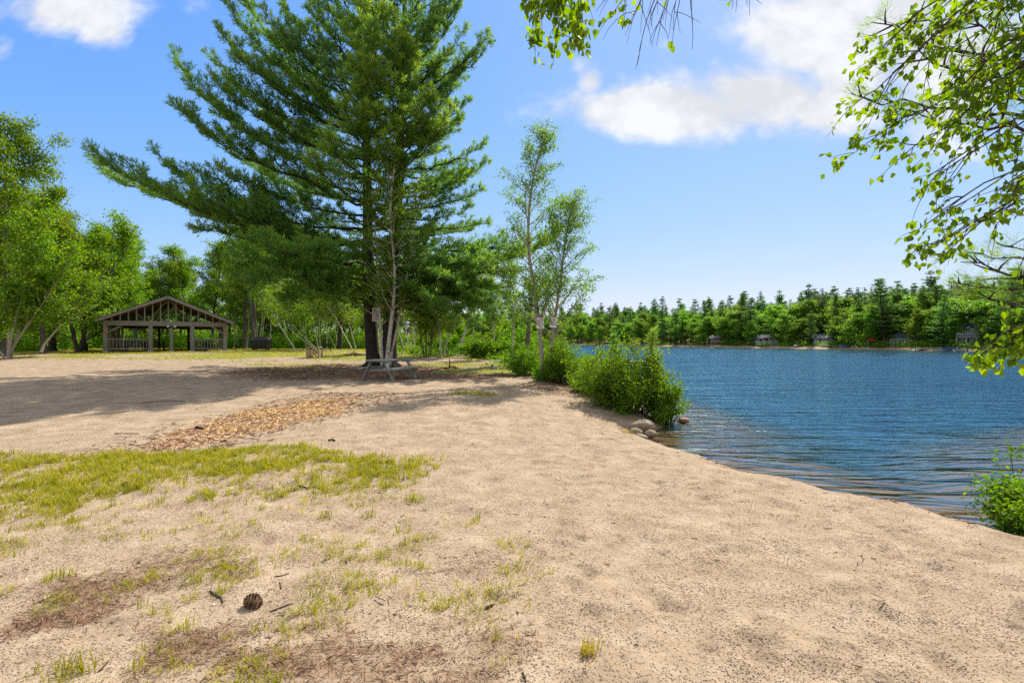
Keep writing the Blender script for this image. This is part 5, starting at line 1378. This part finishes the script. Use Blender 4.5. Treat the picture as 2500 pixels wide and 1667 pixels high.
# boughs passing over the camera with twigs hanging into the top of the view
for z0, tp, ntw, tl, lf, t0 in ((5.6, (.42, 3.1, 4.04), 10, .62, 19, .94), (5.8, (.27, 3.15, 4.06), 9, .50, 22, .95), (5.4, (.36, 3.0, 3.98), 9, .62, 20, .95), (5.5, (1.05, 3.2, 4.0), 17, .50, .6, .93), (5.3, (1.45, 3.2, 3.98), 9, .42, 2, .94), (5.5, (.95, 3.1, 3.92), 8, .55, .4, .95)):
    limb(z0, tp, ntw, tl, lf, .022, 1.6, t0)
gtw.build('limbs', M_twig, fb); LPn = np.array(LPn); LDn = np.array(LDn); ex = rn.random(len(LPn)) < .9; real_leaves(gl_, np.concatenate([LPn, LPn[ex] + rn.normal(0, .035, (ex.sum(), 3))]), np.concatenate([LDn, LDn[ex]]), .050, rn); gl_.build('crown', M_nearleaf, fb); print('near leaves', len(LPn))

nx_, ny_ = 7.0, 4.7
fp = thing('pine_tree', (nx_, ny_, h1(nx_, ny_)), 'overhanging pine reaching long-needled boughs in behind the birch leaves', 'tree')
FP0 = np.array([nx_, ny_, h1(nx_, ny_)])
gt = Geo(); st = np.array([(0, 0, -.3), (.03, 0, 2), (-.04, .05, 5), (.02, 0, 8), (0, 0, 10.5)]); tube(gt, smooth(st, 14), np.linspace(.22, .03, 14), 12); gt.build('trunk', M_bark, fp, True)
gw, TP, TDr, TT = Geo(), [], [], []
for z0, px, py, d, sg, dn in ((4.8, 2125, 55, 6.4, .03, .8), (4.6, 2180, 130, 6.3, .02, .8), (4.4, 2095, 235, 6.4, .02, .8), (4.3, 2200, 275, 6.2, .02, .8), (5.0, 2250, 40, 6.6, .03, .9), (4.9, 2330, 120, 6.2, .03, .8), (4.4, 2360, 220, 6.2, 0, .7), (5.2, 2420, 60, 6.3, 0, .8),
                        (2.4, 2345, 640, 6.5, .03, .9), (2.3, 2330, 690, 6.4, .02, .9), (2.2, 2385, 725, 6.3, .0, .8), (2.6, 2400, 620, 6.6, .02, .9), (2.5, 2430, 680, 6.4, 0, .8), (2.0, 2440, 745, 6.4, -.02, .7), (2.7, 2460, 600, 6.5, 0, .8)):
    d = d * .71; z0 = 1.6 + (z0 - 1.6) * .74; p0 = np.array([0, 0, z0]); bough(p0, P3(px, py, d) - FP0, sg, .02, .035, dn, .55, .35, .35)
gw.build('limbs', M_bark, fp, True); gl_ = Geo()
needles(gl_, TP, TDr, 16, .10, rn, .03, .42, .0, np.clip(np.array(TT) + rn.normal(-.1, .15, len(TT)), 0, 1)); gl_.build('crown', M_needle, fp); print('near pine tufts', len(TP))

# ================================================================== grass, chips, litter on the ground
def hz_of(x, y):
    """height of the built ground sheet"""
    i = np.clip(np.searchsorted(xs, x) - 1, 0, len(xs) - 2); j = np.clip(np.searchsorted(ys, y) - 1, 0, len(ys) - 2)
    Zg = Z.reshape(Y.shape); fx_ = (x - xs[i]) / (xs[i + 1] - xs[i]); fy_ = (y - ys[j]) / (ys[j + 1] - ys[j])
    return (Zg[j, i] * (1 - fx_) + Zg[j, i + 1] * fx_) * (1 - fy_) + (Zg[j + 1, i] * (1 - fx_) + Zg[j + 1, i + 1] * fx_) * fy_
rg = np.random.default_rng(71)
def blades(g, x, y, L, wd, rng, bend=.6, tint=None):
    n = len(x); z = hz_of(x, y); a = rng.uniform(0, 6.28, n); ln = rng.uniform(.15, bend, n) * L
    b = np.stack([x, y, z - .004], 1); s = np.stack([-np.sin(a), np.cos(a), 0 * a], 1) * (wd * L)[:, None] * .5; dr = np.stack([np.cos(a), np.sin(a), 0 * a], 1)
    m = b + dr * ln[:, None] * .35 + np.array([0, 0, 1]) * (L * .58)[:, None]; tp = b + dr * ln[:, None] + np.array([0, 0, 1]) * (L * rng.uniform(.55, .95, n))[:, None]
    v = np.stack([b - s, b + s, m + s * .75, m - s * .75, tp], 1); k_ = np.arange(n)[:, None] * 5
    g.add(v.reshape(-1, 3), (k_ + [0, 1, 2, 3]), (k_ + [3, 2, 4]), 0, np.repeat(rng.random(n) if tint is None else tint, 5))
def scatter(n, box_, dens, rng):
    x = rng.uniform(box_[0], box_[1], n); y = rng.uniform(box_[2], box_[3], n); d = dens(x, y)
    k_ = rng.random(n) < d; return x[k_], y[k_], d[k_]
g = Geo()
x, y, d = scatter(52000, (-11, .4, 2.0, 8.3), near_grass, rg); kk = (x > -y * 1.06 - .6); x, y, d = x[kk], y[kk], d[kk]
nb = rg.integers(5, 14, len(x)); X_ = np.repeat(x, nb) + rg.normal(0, .022, nb.sum()); Y_ = np.repeat(y, nb) + rg.normal(0, .022, nb.sum())
tl = np.repeat(rg.uniform(.035, .10, len(x)) * (.75 + .35 * sstep(4, 6, y)), nb) * rg.uniform(.6, 1.25, nb.sum())
blades(g, X_, Y_, tl, np.full(nb.sum(), .075), rg, 1.0, np.clip(np.repeat(rg.normal(.5, .2, len(x)), nb) + rg.normal(0, .15, nb.sum()), 0, 1)); print('grass blades', nb.sum())
tag(g.build('grass', M_grass), kind='stuff')
# tufts one can tell apart
def tuft(px, py, n, L, sprd, label, tint=.5):
    d = 1.6 * FPX / (py - HZ); x0 = at(px, d); g = Geo()
    X_ = x0 + rg.normal(0, sprd, n); Y_ = d + rg.normal(0, sprd, n); blades(g, X_, Y_, rg.uniform(.5, 1.2, n) * L, np.full(n, .06), rg, 1.0, np.clip(rg.normal(tint, .18, n), 0, 1))
    z0 = float(hz_of(np.array([x0]), np.array([d]))[0]); g.v = [a - np.array([x0, d, z0]) for a in g.v]
    o = g.build('grass_tuft', M_grass); o.location = (x0, d, z0); tag(o, label, 'grass tuft')
tuft(1440, 1600, 70, .085, .028, 'lone yellowish grass tuft in the bare sand close to the camera', .75)
tuft(1013, 1218, 110, .10, .055, 'bright green grass tuft at the end of the grass patch beside the open sand', .4)
tuft(793, 1262, 60, .09, .035, 'upright green grass tuft standing below the grass patch', .4)
tuft(1590, 1440, 14, .03, .012, 'tiny bright green sprout alone in the open sand', .2)
tuft(1535, 1032, 70, .16, .09, 'yellow-green grass tuft beside the boulders at the water edge', .6)
tuft(175, 1640, 70, .11, .05, 'dark green grass tuft in the needle litter at the frame bottom corner', .3)
g = Geo()
x, y, d = scatter(60000, (-50, 5, 19, 58), lambda a, b: lawn(a, b, lake_sdf(a, b)) * .75, rg)
blades(g, np.repeat(x, 2) + rg.normal(0, .06, 2 * len(x)), np.repeat(y, 2) + rg.normal(0, .06, 2 * len(x)), rg.uniform(.04, .12, 2 * len(x)), np.full(2 * len(x), .35), rg, 1.0, rg.random(2 * len(x)) * .6 + .4)
x, y, d = scatter(1500, (-2.2, 0, 13.6, 14.8), lambda a, b: lawn(a, b, lake_sdf(a, b)), rg); blades(g, x, y, rg.uniform(.05, .12, len(x)), np.full(len(x), .14), rg, 1.0)
tag(g.build('lawn_grass', M_grass), kind='stuff')
# flat chips and sticks lying on the ground
def flat_bits(n, box_, dens, L, wd, mat, name, rng, th=.004, lift=.003):
    x, y, d = scatter(n, box_, dens, rng); n = len(x); z = hz_of(x, y) + lift + rng.random(n) * .012; a = rng.uniform(0, 3.14, n); tl_ = rng.normal(0, .22, n)
    l = L * rng.uniform(.4, 1.4, n) / 2; w_ = wd * rng.uniform(.5, 1.5, n) / 2
    u_ = np.stack([np.cos(a), np.sin(a), tl_], 1) * l[:, None]; s_ = np.stack([-np.sin(a), np.cos(a), rng.normal(0, .3, n)], 1) * w_[:, None]
    c = np.stack([x, y, z], 1); up_ = np.array([0, 0, th])
    v = np.stack([c - u_ - s_, c + u_ - s_ * .7, c + u_ * .95 + s_ * .7, c - u_ + s_, c - u_ - s_ + up_, c + u_ - s_ * .7 + up_, c + u_ * .95 + s_ * .7 + up_, c - u_ + s_ + up_], 1)
    g = Geo(); g.add(v.reshape(-1, 3), (np.arange(n)[:, None, None] * 8 + BOXQ[None]).reshape(-1, 4), None, 0, np.repeat(rng.random(n), 8)); tag(g.build(name, mat), kind='stuff'); print(name, n)
def mat_bits(name, stops):
    k = NT(name); return k.done(k.pbsdf(k.ramp(k.attr('tint'), stops), .85, .2))
M_chip = mat_bits('wood_chip', [(0, (.16, .10, .055)), (.2, (.40, .23, .09)), (.5, (.70, .44, .17)), (1, (.86, .66, .35))])
M_bits = mat_bits('needle_litter_bits', [(0, (.06, .03, .02)), (.4, (.16, .08, .045)), (.75, (.28, .14, .08)), (1, (.45, .32, .2))])
flat_bits(52000, (-7, -2.5, 7.4, 13.6), lambda a, b: chips(a, b) * (.06 + .75 * sstep(.43, .68, fbm(a * 1.5, b * 1.5, 85, 3))), .052, .012, M_chip, 'wood_chips', rg)
flat_bits(26000, (-14, 3.6, 12.5, 26), lambda a, b: litter(a, b) * .75, .12, .02, M_bits, 'needle_litter', rg)
flat_bits(26000, (-8.5, -1.5, 7.2, 14.5), lambda a, b: np.clip(sstep(2.0, .4, np.abs(a + 4.9 - .16 * (b - 10)) / (.7 + .06 * (b - 7))), 0, 1) * .30, .10, .014, M_bits, 'chip_litter', rg)
flat_bits(40000, (-4.6, .5, 2.1, 4.5), lambda a, b: litter(a, b) * .85, .045, .0028, M_bits, 'fallen_needles', rg, .0015, .001)
flat_bits(2200, (-7.5, 5, 2.1, 13), lambda a, b: np.where(lake_sdf(a, b) > .25, .28, 0), .05, .006, M_bits, 'twig_litter', rg, .004)
flat_bits(26000, (1.5, 6.5, 3.5, 12.5), lambda a, b: np.where((lake_sdf(a, b) > .02) & (lake_sdf(a, b) < .5), .45 * sstep(.4, .6, fbm(a * 1.8, b * 1.8, 95, 3)), 0), .05, .007, M_bits, 'shore_debris', rg, .004)
M_peb = mat_bits('coarse_grit', [(0, (.05, .045, .045)), (.35, (.16, .12, .10)), (.6, (.32, .22, .15)), (.85, (.5, .42, .33)), (1, (.8, .76, .68))])
x, y, d = scatter(16000, (-3.6, 5, 2.0, 6.5), lambda a, b: np.where(lake_sdf(a, b) > .2, .25 + .75 * sstep(.45, .65, fbm(a * 2.1, b * 2.1, 81, 3)), 0) * sstep(6.5, 3.5, b), rg)
OCT = np.array([(1, 0, 0), (0, 1, 0), (-1, 0, 0), (0, -1, 0), (0, 0, .8), (0, 0, -.6)]); OT = np.array([(0, 1, 4), (1, 2, 4), (2, 3, 4), (3, 0, 4), (1, 0, 5), (2, 1, 5), (3, 2, 5), (0, 3, 5)])
n = len(x); sz = rg.uniform(.0015, .0055, n) * np.where(rg.random(n) < .03, 2.2, 1); c = np.stack([x, y, hz_of(x, y) + sz * .2], 1)
g = Geo(); g.add((c[:, None] + OCT[None] * sz[:, None, None] * rg.uniform(.6, 1.3, (n, 6, 1))).reshape(-1, 3), None, (np.arange(n)[:, None, None] * 6 + OT[None]).reshape(-1, 3), 0, np.repeat(rg.random(n) ** 1.2, 6)); tag(g.build('coarse_grit', M_peb), kind='stuff'); print('grit', n)

# pine cone, sticks and a dry leaf in the foreground
d = 1.6 * FPX / (1478 - HZ); x = at(618, d); zc = float(hz_of(np.array([x]), np.array([d]))[0])
pc_s = .85; pc = thing('pine_cone', (x, d, zc + .032), 'large open dark brown pine cone lying on the sand', 'pine cone', rz=-.35)
pc.scale = (pc_s,) * 3
g = Geo(); tube(g, [(-.07, 0, 0), (.0, 0, .004), (.075, 0, 0)], [.012, .014, .004], 8, cap=True); g.build('core', M_deadwood, pc)
g = Geo()
for i in range(95):
    t_ = i / 94; a = i * 2.399; r_ = .040 * math.sin(math.pi * (.16 + .78 * t_)) ** .7 + .004; xc = -.066 + .135 * t_
    dr = np.array([0, math.cos(a), math.sin(a)]); ax_ = np.array([1., 0, 0]); s_ = np.cross(dr, ax_)
    b = np.array([xc, 0, 0]) + dr * .010; tip = b + dr * r_ + ax_ * .010 * (1 - 1.6 * t_); w_ = .0075 + .006 * math.sin(math.pi * t_)
    v = [b - s_ * .004, b + s_ * .004, (b + tip) / 2 + s_ * w_ - ax_ * .003, tip + s_ * w_ * .8, tip + dr * .003 - ax_ * .002, tip - s_ * w_ * .8, (b + tip) / 2 - s_ * w_ - ax_ * .003]
    v = np.array(v); v = np.concatenate([v, v + ax_ * .0028]); g.add(v, [(0, 1, 2, 6), (2, 3, 5, 6), (7, 13, 9, 8), (9, 13, 12, 10), (3, 10, 11, 4), (4, 11, 12, 5), (2, 9, 10, 3), (5, 12, 13, 6)], [(3, 4, 5), (10, 12, 11)], 0, [rg.random()] * 14)
g.build('scales', mat_bits('cone_scale', [(0, (.055, .03, .02)), (.5, (.16, .09, .05)), (1, (.32, .20, .12))]), pc)
def stick(pts, r, label, mat=M_deadwood):
    P = []
    for px, py in pts:
        d = 1.6 * FPX / (py - HZ)
        for _ in range(2):
            zz = float(hz_of(np.array([at(px, d)]), np.array([d]))[0]); d = (CAM_Z - zz - r) * FPX / (py - HZ)
        P.append((at(px, d), d, zz + r * .9))
    P = np.array(P); o0 = P[0].copy(); g = Geo(); tube(g, P - o0, np.linspace(r, r * .6, len(P)), 6, cap=True)
    o = g.build('twig', mat); o.location = o0; tag(o, label, 'twig')
stick([(512, 1442), (528, 1452), (540, 1458), (544, 1470)], .006, 'dark crooked twig lying beside the pine cone')
stick([(660, 1492), (690, 1480), (715, 1472)], .005, 'long straight pale twig pointing away from the pine cone', M_twig)
stick([(685, 1436), (684, 1424), (682, 1420)], .004, 'small upright forked twig stub standing behind the pine cone')
stick([(85, 1470), (105, 1461), (124, 1452)], .008, 'pale split stick lying in needle litter near the frame edge', mat_plain('bleached_stick', (.45, .36, .26), .8))
stick([(1186, 1484), (1196, 1478), (1208, 1474)], .009, 'short thick dark stick on the sand beside the sparse grass', M_deadwood)
stick([(670, 1407), (690, 1404), (705, 1398)], .0045, 'thin dark twig lying flat on bare sand above the pine cone')
stick([(726, 1184), (750, 1190), (784, 1188)], .008, 'dark twig lying in the dense part of the grass patch')
stick([(280, 1058), (310, 1058), (340, 1058)], .010, 'thin dark branch lying on the sand behind the grass patch')
stick([(345, 984), (380, 980), (420, 978), (450, 978)], .014, 'long dark branch on the sand where the pine shadow ends')
stick([(803, 1074), (812, 1072), (818, 1075)], .018, 'short dark wood chunk on open sand behind the grass patch')
stick([(1276, 1640), (1282, 1655), (1284, 1667)], .005, 'thin curved twig at the bottom frame edge in the open sand')
stick([(478, 1042), (490, 1044), (497, 1046)], .025, 'dark knobbly wood lump on the orange wood chips')
g = Geo(); real_leaves(g, np.array([[0, 0, .012], [.01, .02, .014]]), np.array([[1., .3, .1], [.5, 1, 0]]), .10, rg, .05)
d = 1.6 * FPX / (1195 - HZ); x = at(297, d); o = g.build('dry_leaf', mat_plain('dry_leaf', (.55, .42, .25), .8)); o.location = (x, d, float(hz_of(np.array([x]), np.array([d]))[0])); tag(o, 'pale curled dry leaf in the grass patch', 'leaf')
# the floating line of debris is part of the shore; small driftwood at the lapping edge
